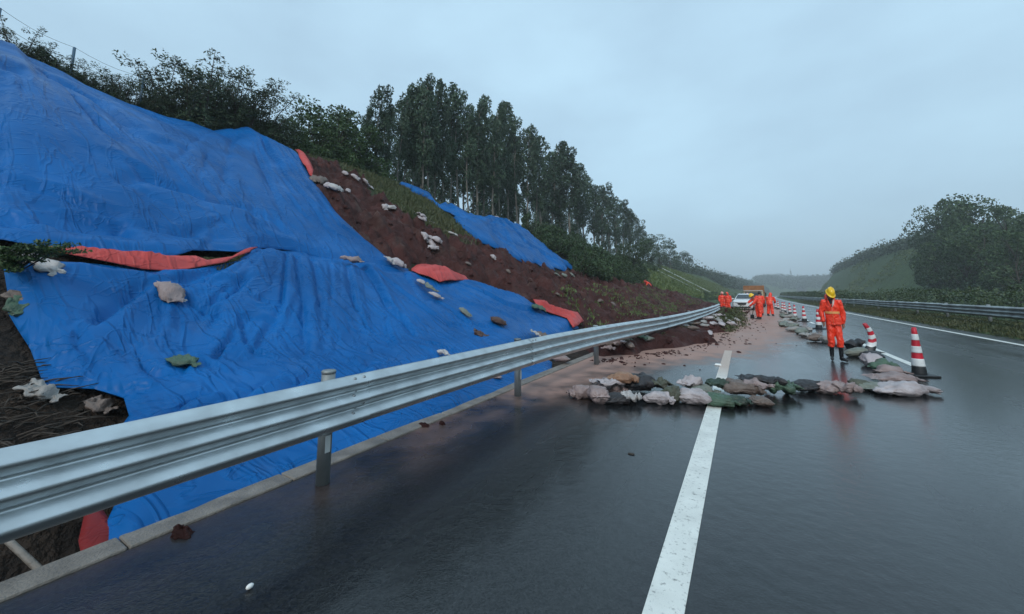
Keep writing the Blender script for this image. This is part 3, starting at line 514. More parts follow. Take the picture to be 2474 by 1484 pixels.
# ------------------------------------------------------------------ guardrails
M_GALV = mat('galvanised steel', (.56, .59, .60), rough=.34, metal=.9, var=.16, vscale=5, rvar=.08, bump=.12, bscale=12)
M_GALV_OLD = mat('dull galvanised steel', (.26, .28, .28), rough=.55, metal=.55, var=.45, vscale=1.4, rvar=.1)
M_BOLT = mat('bolt steel', (.30, .32, .33), rough=.4, metal=.8)
M_REFL = mat('reflector plate', (.62, .64, .62), rough=.3)
THRIE = [(.0, .0), (.02, -.004), (.078, -.044), (.084, -.056), (.078, -.070), (.018, -.118), (.008, -.130), (.018, -.142), (.078, -.182), (.084, -.196), (.078, -.210), (.018, -.256), (.008, -.268), (.018, -.280), (.078, -.326), (.084, -.340), (.078, -.352), (.03, -.392), (.0, -.408)]
def beam(name, path, prof, m, parent, k=1.0, out=0):
    """path: list of (x, y, ztop, side) ; profile bulges toward +side"""
    V = []; n = len(prof)
    P = [Vector(p[:3]) for p in path]; sd_ = path[0][3]
    for i, p in enumerate(P):
        t = P[min(i+1, len(P)-1)] - P[max(i-1, 0)]; nrm = Vector((t.y, -t.x, 0)).normalized()*sd_
        for (a, b) in prof: V.append(p + nrm*(a*k+out) + Vector((0, 0, b*k)))
    F = []
    for i in range(len(P)-1):
        for j in range(n-1): F.append((i*n+j, (i+1)*n+j, (i+1)*n+j+1, i*n+j+1))
    mb = MB().add(V, F); o = mb.build(name, m, parent, smooth=True)
    s = o.modifiers.new('thickness', 'SOLIDIFY'); s.thickness = .004; s.offset = 0; s.use_rim = False
    return o
# centre line of the near rail's back face: distance left of the road line, top height
RY = [-7, 2, 6.0, 8.0, 10, 12.6, 16, 20, 24, 27.4]; RD = [2.88, 2.88, 2.86, 2.74, 2.52, 2.18, 1.86, 1.62, 1.46, 1.36]; RZ = [.85, .85, .85, .845, .84, .835, .85, .87, .90, .95]
def rail_at(y): return (float(curve(y)) - float(np.interp(y, RY, RD)), y, float(np.interp(y, RY, RZ)), 1)
posts = [gp(759, 1160), gp(1240, 955), gp(1414, 878)]
step = float(posts[1][1]-posts[0][1]); print('posts', posts, step)
gr_ = empty('guardrail', (-2.9, 3, 0)); tag(gr_, 'long galvanised three wave guardrail in the foreground, bent towards its far end', 'guardrail')
def par(o, p): o.parent = p; o.matrix_parent_inverse = Matrix.Translation(p.location).inverted(); return o
GI = Matrix.Translation(gr_.location).inverted()
p0 = float(posts[0][1]); jn = [p0-2*step*1.0-.1, p0-step-.0, p0+.14]
jn += [float(posts[1][1])+.12, float(posts[2][1])+.15, 13.2, 17.4, 21.6, 27.4]
for i in range(len(jn)-1):
    a, b = jn[i], jn[i+1]; ys = np.linspace(a - (.0 if i == 0 else .10), b+.10 if i < len(jn)-2 else b, 14)
    k = .008*(i % 2); o = beam('rail_beam', [(*rail_at(y)[:3], 1) for y in ys], THRIE, M_GALV, None, out=k+.003); par(o, gr_)
    if i:
        for (yy, zz) in ((a-.04, -.024), (a+.05, -.024), (a-.04, -.16), (a+.05, -.23), (a-.04, -.30), (a+.05, -.375), (a+.0, -.130), (a+.0, -.268)):
            q = rail_at(yy); xx = float(np.interp(-zz, [-c[1] for c in THRIE], [c[0] for c in THRIE]))
            mb = MB(); Mx = Matrix.Rotation(R(90), 4, 'Y'); mb.lathe([(.0, .012), (.010, .011), (.015, .004), (.016, -.002)], c=(q[0]+xx+k+.008, yy, q[2]+zz), n=10, M=Mx); o = mb.build('bolt', M_BOLT, None, smooth=True); par(o, gr_)
py_ = [p0-2*step, p0-step] + [float(p[1]) for p in posts] + [13.2, 17.4, 21.6, 25.2]
for i, y in enumerate(py_):
    q = rail_at(y); px_ = q[0]-.155; lean = 0 if y < 12 else .12; ph = .032 if y < 4 else -.012
    mb = MB(); mb.tube([(px_+lean*.6, y, -.1), (px_, y, q[2]+ph)], .054, n=20); o = mb.build('post', M_GALV_OLD, None, smooth=False); par(o, gr_)
    for f in o.data.polygons: f.use_smooth = len(f.vertices) == 4
    mb = MB(); mb.lathe([(.056, -.012), (.058, .010), (.052, .016), (.0, .018)], c=(px_, y, q[2]+ph-.002), n=20); c = mb.build('post_cap', M_GALV_OLD, None, smooth=True); c.parent = o
    for zz in (-.13, -.268): par(MB().box((px_+.10, y, q[2]+zz), (.11, .09, .07)).build('spacer', M_BOLT, None, bevel=.004), gr_)
    if y < 6:
        mb = MB(); mb.box((px_+.0625, y-.015, q[2]-.53), (.004, .045, .13)); r = mb.build('reflector', M_REFL, None); r.parent = o
# far median guardrail
fr = empty('guardrail', (8.95, 20, .24)); tag(fr, 'dull grey guardrail along the median in front of the green hedge', 'guardrail')
ye = -4.; k = 0; frY = []
while ye < 330:
    ys = np.linspace(ye, ye+4.28, 3 if ye > 60 else 4)
    dz = .012*math.sin(k*1.7)
    o = beam('rail_beam', [(float(curve(y))+9.15, y, 1.04+dz, 1) for y in ys], THRIE, M_GALV_OLD, None, k=1.15); 
    # faces the road on its left: flip profile outward
    for v in o.data.vertices: v.co.x = 2*(float(curve(v.co.y))+9.15) - v.co.x
    par(o, fr)
    if ye < 120:
        mb = MB(); mb.tube([(float(curve(ye))+9.27, ye+.1, .1), (float(curve(ye))+9.27, ye+.1, 1.08)], .065, n=10); par(mb.build('post', M_GALV_OLD, None, smooth=True), fr)
    ye += 4.2; k += 1
# ------------------------------------------------------------------ sandbags
BAGC = {'mauve': (.35, .27, .26), 'pale': (.50, .45, .46), 'white': (.52, .50, .49), 'grey': (.34, .325, .305), 'olive': (.085, .095, .065), 'green': (.075, .145, .095), 'darkgreen': (.03, .06, .04), 'black': (.028, .030, .034), 'brown': (.17, .13, .11), 'orange': (.36, .20, .12), 'greygreen': (.20, .225, .19), 'mud': (.09, .045, .032)}
BM = {k: mat(k + ' woven plastic bag', c, rough=.5, col2=(c[0]*.50+.012, c[1]*.47+.006, c[2]*.46+.005), vscale=3.5, bump=.6, bscale=45, spec=.45) for k, c in BAGC.items()}
_bagn = 0
def bag_mesh(seed, L, Wd, H, kind='bag', n=40, m=24):
    r = np.random.default_rng(seed); th = np.linspace(0, 2*math.pi, n, endpoint=False); ph = np.linspace(0, math.pi, m+1)
    TH, PH = np.meshgrid(th, ph); cx = -np.cos(PH); 
    u = np.sin(np.linspace(-math.pi/2, math.pi/2, m+1))[:, None]*np.ones((1, n)); au = np.abs(u)
    wy = 1-.42*au**6; hz = np.clip(1-au**2.4, 0, 1)**.62 + .035
    cs, sn = np.cos(TH), np.sin(TH)
    y = wy*np.sign(cs)*np.abs(cs)**.75*Wd/2; z = hz*np.sign(sn)*np.abs(sn)**1.15*H/2; x = u*L/2
    ear = .10*np.abs(np.sign(cs)*np.abs(cs)**.75)**4*sm(au, .75, 1); x = x*(1+ear)            # pointed corners of a flat woven sack
    if kind != 'pillow':                                                    # one end gathered and tied, loose cloth beyond
        g_ = np.exp(-((u-.66)/.085)**2); fl = sm(u, .70, .96)
        y = y*(1-.80*g_)*(1-.15*fl); z = z*(1-.55*g_) + .10*H*fl*np.sin(TH*5+seed)*.6
        z = z + .055*H*np.sin(TH*9+seed)*np.exp(-((u-.45)/.22)**2)*1.6
    if kind == 'crumple': z = z*(.70+.22*np.cos(u*5+seed)) + .10*H*np.sin(u*7+seed)
    cx = u; rad = np.sqrt(np.clip(1-u*u, 0, 1)); PH = np.arccos(np.clip(-u, -1, 1))
    s = float(max(L, Wd)); k = 1/s
    ux, uy, uz = x*k*3.1+seed*3.7, y*k*3.1, z*k*3.1
    d = .07*s*fbm(ux*.8, uy*.8, uz*.8, seed=seed, oct=3)
    crease = (1-np.abs(vn(ux*1.4+1.5*vn(uy*.8, uz, seed=seed+3), uy*2.2, uz*2.0, seed=seed+1)))**6
    d += (-.075 if kind != 'crumple' else -.11)*s*crease*(.5+.5*np.abs(u))
    d += -.03*s*(1-np.abs(vn(ux*3.5+vn(uy*2, uz*2, seed=seed+2), uy*3.4, uz*3.6, seed=seed+9)))**5 - .011*s*(1-np.abs(vn(ux*7, uy*9, uz*8, seed=seed+19)))**4
    if kind == 'crumple': d += .07*s*vn(ux*2, uy*2, uz*2, seed=seed+5)
    nx, ny, nz_ = cx*.4, rad*np.cos(TH), rad*np.sin(TH); nl = np.sqrt(nx**2+ny**2+nz_**2)+1e-6
    w = sm(np.sin(PH), 0, .35)*.8+.2
    x = x+d*w*nx/nl; y = y+d*w*ny/nl; z = z+d*w*nz_/nl
    y = y + .10*s*np.sin(u*1.5+r.uniform(0, 6))*.6
    z = z + H/2*(1-.25*u*u*(kind == 'bag')); fl_ = -.0; z = np.where(z < .02*H, .02*H*.3+z*.12, z)   # settles flat on what carries it
    V = np.stack([x, y, z], -1).reshape(-1, 3); idx = np.arange(n*(m+1)).reshape(m+1, n)
    F = np.stack([idx[:-1], np.roll(idx[:-1], -1, 1), np.roll(idx[1:], -1, 1), idx[1:]], -1).reshape(-1, 4)
    return V, F
def place_on(o, p, rz, tilt=0, normal=None):
    Mr = Matrix.Rotation(rz, 4, 'Z')
    if normal is not None:
        q = Vector((0, 0, 1)).rotation_difference(Vector(normal)); Mr = q.to_matrix().to_4x4() @ Mr
    if tilt: Mr = Mr @ Matrix.Rotation(tilt, 4, 'Y')
    o.matrix_world = Matrix.Translation(Vector(p)) @ Mr
def bag(p, L, Wd, H, rz, col, label, group=None, kind='bag', lift=0, tilt=0, normal=None, name='sandbag', cat='sandbag', n=54, m=34):
    global _bagn; _bagn += 1
    V, F = bag_mesh(_bagn*13+5, L, Wd, H, kind, n, m); o = mesh_np(name, V, F, BM[col]); place_on(o, (p[0], p[1], p[2]+lift), rz, tilt, normal); tag(o, label, cat, group); return o
def C1(x, y): return ((2150+.40420*x)/1.62975, (1250+.40404*y)/1.62975)
def C3(x, y): return ((3050+.39693*x)/1.62975, (1100+.39683*y)/1.62975)
# (crop, x, y base, width, height, colour, turn, lift, kind, label)
G1 = 'sandbags in the row across the road'
rows = [
 (1, 1700, 700, 200, 110, 'darkgreen', 10, .10, 'crumple', 'flat dark olive sheet of sacking behind the near white line in the sandbag row'),
 (1, 1520, 790, 330, 150, 'greygreen', -15, .0, 'bag', 'grey green sandbag lying behind the pale triangular bag beside the white line'),
 (1, 880, 720, 380, 190, 'black', 8, .05, 'bag', 'large black sandbag in the left half of the row, under the orange one'),
 (1, 650, 760, 300, 200, 'mauve', -25, .0, 'bag', 'mauve sandbag at the back of the left heap under the pale folded one'),
 (1, 340, 800, 230, 160, 'mauve', 200, .0, 'bag', 'mauve brown sandbag at the leftmost end of the row'),
 (1, 525, 850, 250, 220, 'mauve', 95, .0, 'pillow', 'squat mauve sandbag standing in front, second from the left end of the row'),
 (1, 690, 850, 280, 110, 'black', 12, .0, 'bag', 'low black sandbag in front, right of the squat mauve one'),
 (1, 830, 860, 180, 150, 'white', -20, .02, 'crumple', 'small crumpled white bag on the asphalt in front of the large black sandbag'),
 (1, 660, 690, 280, 130, 'pale', 15, .13, 'crumple', 'pale mauve folded sack thrown on top of the left heap'),
 (1, 510, 660, 160, 70, 'pale', -5, .12, 'crumple', 'pale flap of sacking on top of the leftmost mauve sandbags'),
 (1, 745, 640, 240, 110, 'orange', -18, .20, 'bag', 'orange tan sandbag lying on top of the left heap'),
 (1, 1080, 720, 280, 160, 'olive', 10, .05, 'crumple', 'crumpled dark olive sack right of the large black sandbag'),
 (1, 1110, 860, 270, 160, 'pale', -35, .0, 'bag', 'pale grey sandbag in front of the crumpled dark olive sack'),
 (1, 1225, 840, 190, 200, 'olive', -55, .0, 'bag', 'upright olive green sandbag left of the pale triangular bag'),
 (1, 1440, 860, 290, 180, 'pale', -20, .0, 'pillow', 'pale mauve triangular sandbag just left of the white line'),
 (1, 1400, 700, 190, 150, 'pale', 40, .09, 'crumple', 'round knotted whitish bag on top of the row left of the white line'),
 (1, 1700, 875, 310, 140, 'green', -12, .0, 'bag', 'bright green sandbag lying on the white line'),
 (1, 1880, 870, 210, 110, 'darkgreen', -20, .0, 'bag', 'small dark green sandbag right of the bright green one'),
 (1, 1910, 790, 330, 190, 'brown', -12, .02, 'bag', 'big olive brown sandbag right of the white line'),
 (1, 2110, 880, 170, 110, 'brown', -15, .0, 'pillow', 'small brown sandbag in front of the big olive brown one'),
 (1, 2060, 720, 240, 130, 'mauve', -35, .10, 'crumple', 'mauve sack with a loose flap on top of the big olive brown sandbag'),
 (1, 2090, 660, 330, 90, 'black', -22, .16, 'crumple', 'black cloth with a raised corner on top of the row'),
 (1, 2290, 770, 300, 210, 'green', -10, .0, 'crumple', 'green crumpled sack with a dark mouth in the middle of the row'),
 (3, 345, 1130, 290, 150, 'black', 8, .0, 'bag', 'black sandbag between the green crumpled sack and the mauve brown pair'),
 (3, 545, 1140, 280, 160, 'mauve', 25, .0, 'bag', 'mauve brown sandbag right of the black one in the row'),
 (3, 710, 1150, 230, 170, 'mauve', -60, .03, 'crumple', 'mauve sack with hanging folds in front of the small brown bag'),
 (3, 860, 1100, 150, 130, 'olive', 80, .0, 'bag', 'small olive brown sandbag before the large pale flat one'),
 (3, 1010, 1120, 300, 110, 'greygreen', -5, .0, 'bag', 'grey olive sandbag tucked under the left end of the large pale flat one'),
 (3, 1190, 1030, 420, 100, 'mauve', -12, .03, 'bag', 'long mauve sandbag behind the large pale flat one beside the big cone'),
 (3, 1250, 1150, 560, 140, 'pale', -8, .0, 'bag', 'large pale flat sandbag at the right end of the row before the big cone'),
]
for (cr_i, x, yb, w, h, col, rz, lift, kd, lab) in rows:
    u, v = (C1 if cr_i == 1 else C3)(x, yb); k_ = (.40420 if cr_i == 1 else .39693)/1.62975
    hh = h*k_; p = gp(u, v + 0 - 0.0); 
    # rest of the bag stands behind its front edge
    Lm = px(w*k_, p)*.92; vb = v
    if lift > .02:
        z_ = lift; p = gp(u, v, z_); 
    H = max(.09, px(hh, p)*.80); Wd = max(.24, min(.50, Lm*.72))
    dirv = np.array([p[0], p[1]])/np.hypot(p[0], p[1])
    q = np.array([p[0]+dirv[0]*Wd*.42, p[1]+dirv[1]*Wd*.42, 0])
    bag(q, Lm*1.16, Wd*1.2, H*.95, R(rz)+YAW*.0 + math.atan2(RT[1], RT[0])*.9, col, lab, G1, kd, lift=lift)
G2 = 'sandbags in the line receding beside the cones'
line = [(1175, 965, 230, 'mauve', 'short mauve sandbag leading away behind the right end of the row'), (1080, 930, 280, 'green', 'green sandbag draped beside the whitish one in the receding line'), (985, 870, 300, 'pale', 'whitish mauve sandbag just nearer than the bent cone'), (960, 800, 240, 'black', 'black sandbag under the bent cone'), (840, 780, 240, 'greygreen', 'mottled green grey sandbag left of the bent cone'), (770, 690, 230, 'black', 'flat black sandbag behind the legs of the near worker'),
 (640, 665, 180, 'pale', 'pale sandbag seen between the legs of the near worker'), (540, 640, 190, 'grey', 'pale grey sandbag left of the legs of the near worker'), (430, 625, 180, 'brown', 'brown grey sandbag below the second upright cone'), (350, 580, 190, 'grey', None), (270, 550, 170, 'greygreen', None), (320, 535, 120, 'grey', None), (200, 520, 150, 'grey', None), (190, 490, 140, 'greygreen', None), (90, 475, 120, 'greygreen', None), (150, 455, 130, 'grey', None), (95, 440, 100, 'grey', None), (200, 420, 120, 'greygreen', None), (120, 418, 110, 'grey', None), (80, 385, 90, 'greygreen', None), (150, 390, 110, 'grey', None), (100, 362, 80, 'greygreen', None), (180, 372, 80, 'grey', None), (75, 345, 60, 'grey', None)]
ordn = ['first', 'second', 'third', 'fourth', 'fifth', 'sixth', 'seventh', 'eighth', 'ninth', 'tenth', 'eleventh', 'twelfth', 'thirteenth', 'fourteenth', 'fifteenth', 'sixteenth']
oc = 0
for i, (x, yb, w, col, lab) in enumerate(line):
    u, v = C3(x, yb); p = gp(u, v); Lm = px(w*.2435, p); 
    if lab is None: lab = '%s greyish sandbag of the receding line, counted beyond the brown grey one' % ordn[oc]; oc += 1
    wd = min(.42, max(.26, Lm*.55)); dirv = np.array([p[0], p[1]])/np.hypot(p[0], p[1])
    q = np.array([p[0]+dirv[0]*wd*.4, p[1]+dirv[1]*wd*.4, 0])
    bag(q, max(.5, Lm), wd, .19 + .04*(i % 3), R(-25+37*(i % 4)) + YAW, col, lab, G2, ['bag', 'crumple', 'bag', 'pillow'][i % 4], n=28, m=18)
# bags lying on the slope, the sheets and the mud
def nrm(surf, p):
    e = .35; a = float(surf(p[0]+e, p[1]) - surf(p[0]-e, p[1])); b = float(surf(p[0], p[1]+e)-surf(p[0], p[1]-e)); n_ = Vector((-a, -b, 2*e)); n_.normalize(); return n_
slope = [ # u, v, width, colour, kind, surface, label
 (405, 722, 76, 'mauve', 'pillow', 'B', 'mauve grey sandbag lying on the lower blue tarpaulin below the red sheet'), (430, 734, 28, 'white', 'crumple', 'B', 'small white knot of sacking at the corner of the mauve grey sandbag'),
 (443, 892, 70, 'green', 'crumple', 'B', 'flattened green sandbag alone on the lower blue tarpaulin above the guardrail'),
 (852, 640, 46, 'mauve', 'crumple', 'A', 'mauve brown sandbag on the bottom hem of the upper blue tarpaulin'), (940, 637, 32, 'white', 'crumple', 'A', 'white sandbag at the right corner of the upper blue tarpaulin'), (960, 645, 38, 'pale', 'bag', 'A', 'pale sandbag touching the white one at the corner of the upper tarpaulin'),
 (1018, 690, 26, 'pale', 'bag', 'W', 'pale sandbag left below the red dome sheet, upper of two'), (1052, 722, 36, 'pale', 'bag', 'W', 'pale sandbag left below the red dome sheet, lower of two'), (1040, 705, 40, 'greygreen', 'crumple', 'W', 'grey green sacking tucked under the lower edge of the red dome sheet'),
 (1124, 764, 34, 'greygreen', 'pillow', 'W', 'round grey green sandbag in the middle of the rumpled blue tarpaulin'), (1203, 786, 40, 'mud', 'pillow', 'W', 'muddy brown sandbag on the rumpled blue tarpaulin right of the round one'), (1160, 816, 40, 'mud', 'crumple', 'W', 'thin muddy clump of sacking on the rumpled tarpaulin near the rail'), (1072, 864, 30, 'white', 'crumple', 'B', 'small white crumpled bag just above the top edge of the guardrail'),
 (1292, 812, 26, 'white', 'crumple', 'W', 'thin white scrap of bag on the blue tarpaulin behind the rail'), (1310, 818, 34, 'brown', 'crumple', 'W', 'brown scrap of sacking beside the thin white scrap'), (1300, 752, 36, 'green', 'crumple', 'W', 'green sack on the crumpled pale red sheet'),
 (105, 660, 66, 'white', 'crumple', 'B', 'bright white crumpled bag at the left end of the long red sheet'), (60, 632, 60, 'pale', 'crumple', 'B', 'whitish bag half hidden by the green shrub at far left'), (36, 757, 74, 'green', 'crumple', 'T', 'faded green sack at the left border below the shrub'), (48, 742, 60, 'brown', 'pillow', 'T', 'muddy brown bag on top of the faded green sack at the left border'),
 (100, 970, 80, 'grey', 'crumple', 'T', 'dirty grey bag among the dead branches at lower left'), (235, 1000, 60, 'brown', 'crumple', 'T', 'muddy torn bag beside the left tip of the lower tarpaulin'),
 (1355, 880, 42, 'mauve', 'pillow', 'T', 'mauve sandbag on the shoulder between the second and third rail post'), (1192, 925, 40, 'mauve', 'pillow', 'T', 'mauve sandbag seen under the guardrail left of the second post')]
SURF = {'A': base_up(.19), 'B': lambda X, Y: base_low(X, Y)+.02, 'W': base_sheet(-.10), 'T': lambda X, Y: np.maximum(T(X, Y), 0)}
G3 = 'bags lying on the tarpaulins and the bank'
for i, (u, v, w, col, kd, sf, lab) in enumerate(slope):
    s_ = SURF[sf]; p = cast(u, v, s_); L = px(w, p)*1.08; bag(p, L, L*.58, L*(.28 if sf in 'BW' else .34), R((i*47) % 60-30)+YAW, col, lab, G3, kd, lift=.05, normal=nrm(s_, p), n=32, m=20)
G4 = 'pale sandbags on the mud slide'
mudbags = [([(757, 432), (764, 436), (771, 436), (779, 438)], 12, 26, 'brown', 'bags stacked upright beside the red edge', 1), ([(795, 452), (806, 458), (818, 462)], 28, 0, 'white', 'white bags below the upright stack', 0), ([(838, 465)], 22, 0, 'white', 'small flat white bag on the upper mud', 0), ([(834, 421), (856, 430), (862, 436), (880, 441), (893, 455)], 19, 0, 'pale', 'bags on the rim of the slide', 0), ([(930, 505), (943, 505)], 24, 0, 'white', 'white bags lying alone under the grassy hump', 0),
 ([(1000, 516), (1006, 521), (1012, 527), (1018, 530), (1024, 533), (1032, 537), (1040, 540), (1048, 544), (1012, 519), (1022, 526)], 15, 0, 'pale', 'bags in the band below the hump', 0), ([(1024, 573), (1036, 578), (1037, 586), (1055, 583), (1043, 593), (1046, 602)], 24, 0, 'pale', 'bags clustered in the middle of the slide', 0), ([(1078, 563), (1090, 567), (1100, 570)], 15, 0, 'white', 'bags in the short strip left of the far tarpaulin', 0), ([(1191, 624)], 18, 0, 'white', 'white bag on the mud below the far tarpaulin', 0), ([(1228, 657), (1130, 640), (1347, 714), (1450, 729), (1480, 737)], 14, 0, 'brown', 'muddy bags scattered on the lower slide', 0), ([(1200, 521), (1241, 543)], 18, 0, 'pale', 'bags holding the crest edge of the far tarpaulin', 0), ([(845, 555), (852, 562)], 18, 0, 'greygreen', 'green bags at the upper tarpaulin edge', 0), ([(1345, 667), (1362, 668), (1380, 667)], 16, 0, 'greygreen', 'green bags at the lower tip of the far tarpaulin', 0)]
for pts_, w, hgt, col, lab, up in mudbags:
    for i, (u, v) in enumerate(pts_):
        s_ = base_mud(.02); p = cast(u, v, s_); L = px(max(w, hgt), p)*1.05*(1+.2*math.sin(i*3.1))
        lb = ('%s of %s, from the left' % (ordn[i], lab)) if len(pts_) > 1 else lab
        bag(p, L, L*.6, L*(.4 if not up else .3), R(90 if up else (i*53) % 100-50)+YAW, col if i % 3 else ('pale' if col == 'white' else col), lb, G4, ['bag', 'pillow', 'crumple'][i % 3] if not up else 'pillow', normal=nrm(s_, p), n=24, m=14)
G5 = 'sandbags buried in the debris under the guardrail'
random.seed(5)
pile = [(1470, 845, 30, 'mauve'), (1490, 832, 34, 'mauve'), (1500, 826, 30, 'pale'), (1512, 823, 30, 'greygreen'), (1530, 816, 26, 'grey'), (1546, 818, 34, 'green'), (1566, 822, 20, 'greygreen'), (1520, 838, 40, 'brown'), (1475, 835, 26, 'brown'), (1640, 782, 22, 'grey'), (1655, 778, 32, 'white'), (1670, 785, 26, 'grey'), (1690, 772, 26, 'grey'), (1684, 786, 28, 'brown'), (1700, 782, 30, 'grey'), (1712, 772, 26, 'pale'), (1722, 786, 26, 'pale'), (1735, 778, 28, 'grey'), (1706, 792, 30, 'grey'), (1745, 788, 30, 'pale'), (1755, 777, 26, 'grey'), (1765, 786, 34, 'pale'), (1728, 768, 30, 'grey'), (1740, 765, 24, 'pale'), (1715, 808, 34, 'pale'), (1692, 760, 26, 'greygreen'), (1670, 768, 22, 'grey'), (1656, 790, 24, 'grey'), (1676, 797, 24, 'brown'), (1650, 768, 22, 'pale'), (1775, 774, 24, 'grey'), (1620, 775, 22, 'grey')]
for i, (u, v, w, col) in enumerate(pile):
    s_ = base_mud(.0)
    p = cast(u, v, s_); L = max(.36, px(w, p)*.9); g_ = 'near heap under the rail' if u < 1600 else 'far heap at the bent rail end'
    bag(p, L, L*.55, L*.34, R((i*71) % 180), col, 'sandbags half buried in the %s' % g_ if False else ('%s sandbag half buried in the %s' % ({'greygreen': 'grey green'}.get(col, col), g_)), G5, ['bag', 'pillow', 'crumple'][i % 3], normal=(nrm(s_, p)+Vector((0, 0, 1.5))).normalized(), n=24, m=14)
# ------------------------------------------------------------------ cones
M_CR = mat('cone red', (.50, .012, .030), rough=.45, var=.2, vscale=8); M_CW = mat('cone reflective white', (.66, .68, .68), rough=.35, var=.15, vscale=9); M_CB = mat('cone black rubber', (.014, .015, .017), rough=.5, var=.3, vscale=9)
def cone(p, h=.88, rz=0, label='', k=1.0, group='red and white traffic cones along the lane', bend=None):
    o = empty('traffic_cone', (p[0], p[1], 0), rz); tag(o, label, 'traffic cone', group)
    r0, r1 = .132*k, .040*k
    def rr(t): return r0+(r1-r0)*t
    def bp(pt):
        if bend is None: return pt
        x, y, z = pt; t = z/h; ang = bend[0]*sm(t, bend[2], bend[2]+.35); 
        off = bend[1]*math.sin(t*math.pi*1.15)*h
        xx = x+off+bend[3]*sm(t, .8, 1)*h; return (xx, y*(1-.35*math.sin(t*math.pi)), z*.93+.02*math.sin(x*30))
    def ring(name, ta, tb, m, ex=0.0, par_=o, closed=False):
        mb = MB(); ns = 8; prof = [(rr(ta+(tb-ta)*i/ns)+ex, (ta+(tb-ta)*i/ns)*h) for i in range(ns+1)]
        if closed: prof.append((0, tb*h+.004))
        mb.lathe(prof, n=24); mb.v = [bp(v) for v in mb.v]; return mb.build(name, m, par_, smooth=True)
    mb = MB(); s_ = .24*k; mb.box((0, 0, .02), (2*s_, 2*s_, .035)); mb.build('base', M_CB, o, bevel=.012)
    ring('cone_foot', .035, .20, M_CB)
    ring('cone_body', .20, .999, M_CR, closed=True)
    for a, b in ((.20, .355), (.475, .61), (.735, .86)): ring('reflective_band', a, b, M_CW, ex=.003)
    return o
q = gp(2222, 908); cone(q, .90, R(20), 'largest red and white cone at the right end of the sandbag row', k=.84)
q = gp(2098, 850); bc_ = cone(q, .80, R(25), 'bent battered cone leaning over the dark sandbags', bend=(.5, .13, .5, -.05)); bc_.rotation_euler = (R(2), R(3), R(25))
cones = [(C3(442, 492), 'upright cone just left of the near worker'), (C3(296, 420), 'cone standing alone left of the cone by the near worker'), (C3(205, 388), 'darker cone right behind the bags, third upright beyond the near worker'), (C3(155, 347), 'fourth upright cone beyond the near worker, at the end of the bag line'), (C3(103, 328), 'right cone of the close pair beyond the bag line'), (C3(82, 322), 'left cone of the close pair beyond the bag line'), (C3(38, 299), 'right one of the two farthest cones beside the two workers'), (C3(12, 290), 'left one of the two farthest cones beside the two workers')]
for (u, v), lb in cones: cone(gp(u, v), .86, R(random.uniform(0, 90)), lb)
# ------------------------------------------------------------------ people
M_ORANGE = mat('orange rain suit', (.92, .055, .020), rough=.38, var=.15, vscale=6, bump=.9, bscale=13, spec=.5)
M_BAND = mat('yellow reflective band', (.80, .36, .12), rough=.4); M_BANDO = mat('pale orange reflective band', (.95, .22, .10), rough=.35)
M_SKIN = mat('weathered skin', (.26, .13, .085), rough=.55); M_DARK = mat('dark undershirt', (.015, .014, .016), rough=.8); M_BOOT = mat('black rubber boot', (.010, .011, .013), rough=.25)
M_HELM = mat('yellow hard hat', (.85, .52, .010), rough=.28, spec=.5); M_HELMR = mat('red hard hat', (.6, .07, .05), rough=.35); M_HELMP = mat('pink hard hat', (.75, .35, .30), rough=.35); M_HAIR = mat('black hair', (.010, .009, .010), rough=.5)
M_LIN = mat('pale jacket lining', (.55, .45, .40), rough=.6); M_WOOD = mat('dark shovel handle', (.03, .022, .018), rough=.5); M_IRON = mat('dark steel', (.02, .021, .022), rough=.4, metal=.6); M_EYE = mat('eye', (.01, .01, .01), rough=.2)
tex = bpy.data.textures.new('cloth folds', 'CLOUDS'); tex.noise_scale = .10; tex.noise_depth = 2
def soft(o, vox, disp=0, sm_it=4):
    r = o.modifiers.new('one surface', 'REMESH'); r.mode = 'VOXEL'; r.voxel_size = vox; r.use_smooth_shade = True
    s = o.modifiers.new('smooth', 'SMOOTH'); s.iterations = sm_it; s.factor = .5
    if disp: d = o.modifiers.new('folds', 'DISPLACE'); d.texture = tex; d.strength = disp; d.texture_coords = 'LOCAL'
def hand(mb, w, d, side, curl=.9, k=1.0, palm=None):
    """w wrist, d direction of the fingers, side = direction of the thumb; curled fingers"""
    w, d, side = Vector(w), Vector(d).normalized(), Vector(side); side = (side - d*side.dot(d)).normalized(); pn = palm or d.cross(side)
    pn = Vector(pn).normalized(); c = w + d*.045
    mb.tube([w - d*.02, w+d*.02, w+d*.085], [(.026, .02), (.040, .017), (.041, .015)], n=10)
    L = [.066, .076, .070, .054]
    for i in range(4):
        b = w + d*.082 + side*(.027-.019*i); a0 = .25*curl; p = [b - d*.02, b]
        for j, f in enumerate((.45, .32, .25)):
            a0 += curl*(.35+.08*i); p.append(p[-1] + (d*math.cos(a0) + pn*math.sin(a0))*L[i]*f)
        mb.tube(p, [.0095, .0095, .009, .0082, .007], n=8)
    b = w + d*.025 + side*.034; mb.tube([b - side*.015, b + side*.018 + d*.018, b + side*.026 + d*.045 + pn*.01, b + side*.020 + d*.066 + pn*.022], [.013, .0115, .010, .008], n=8)
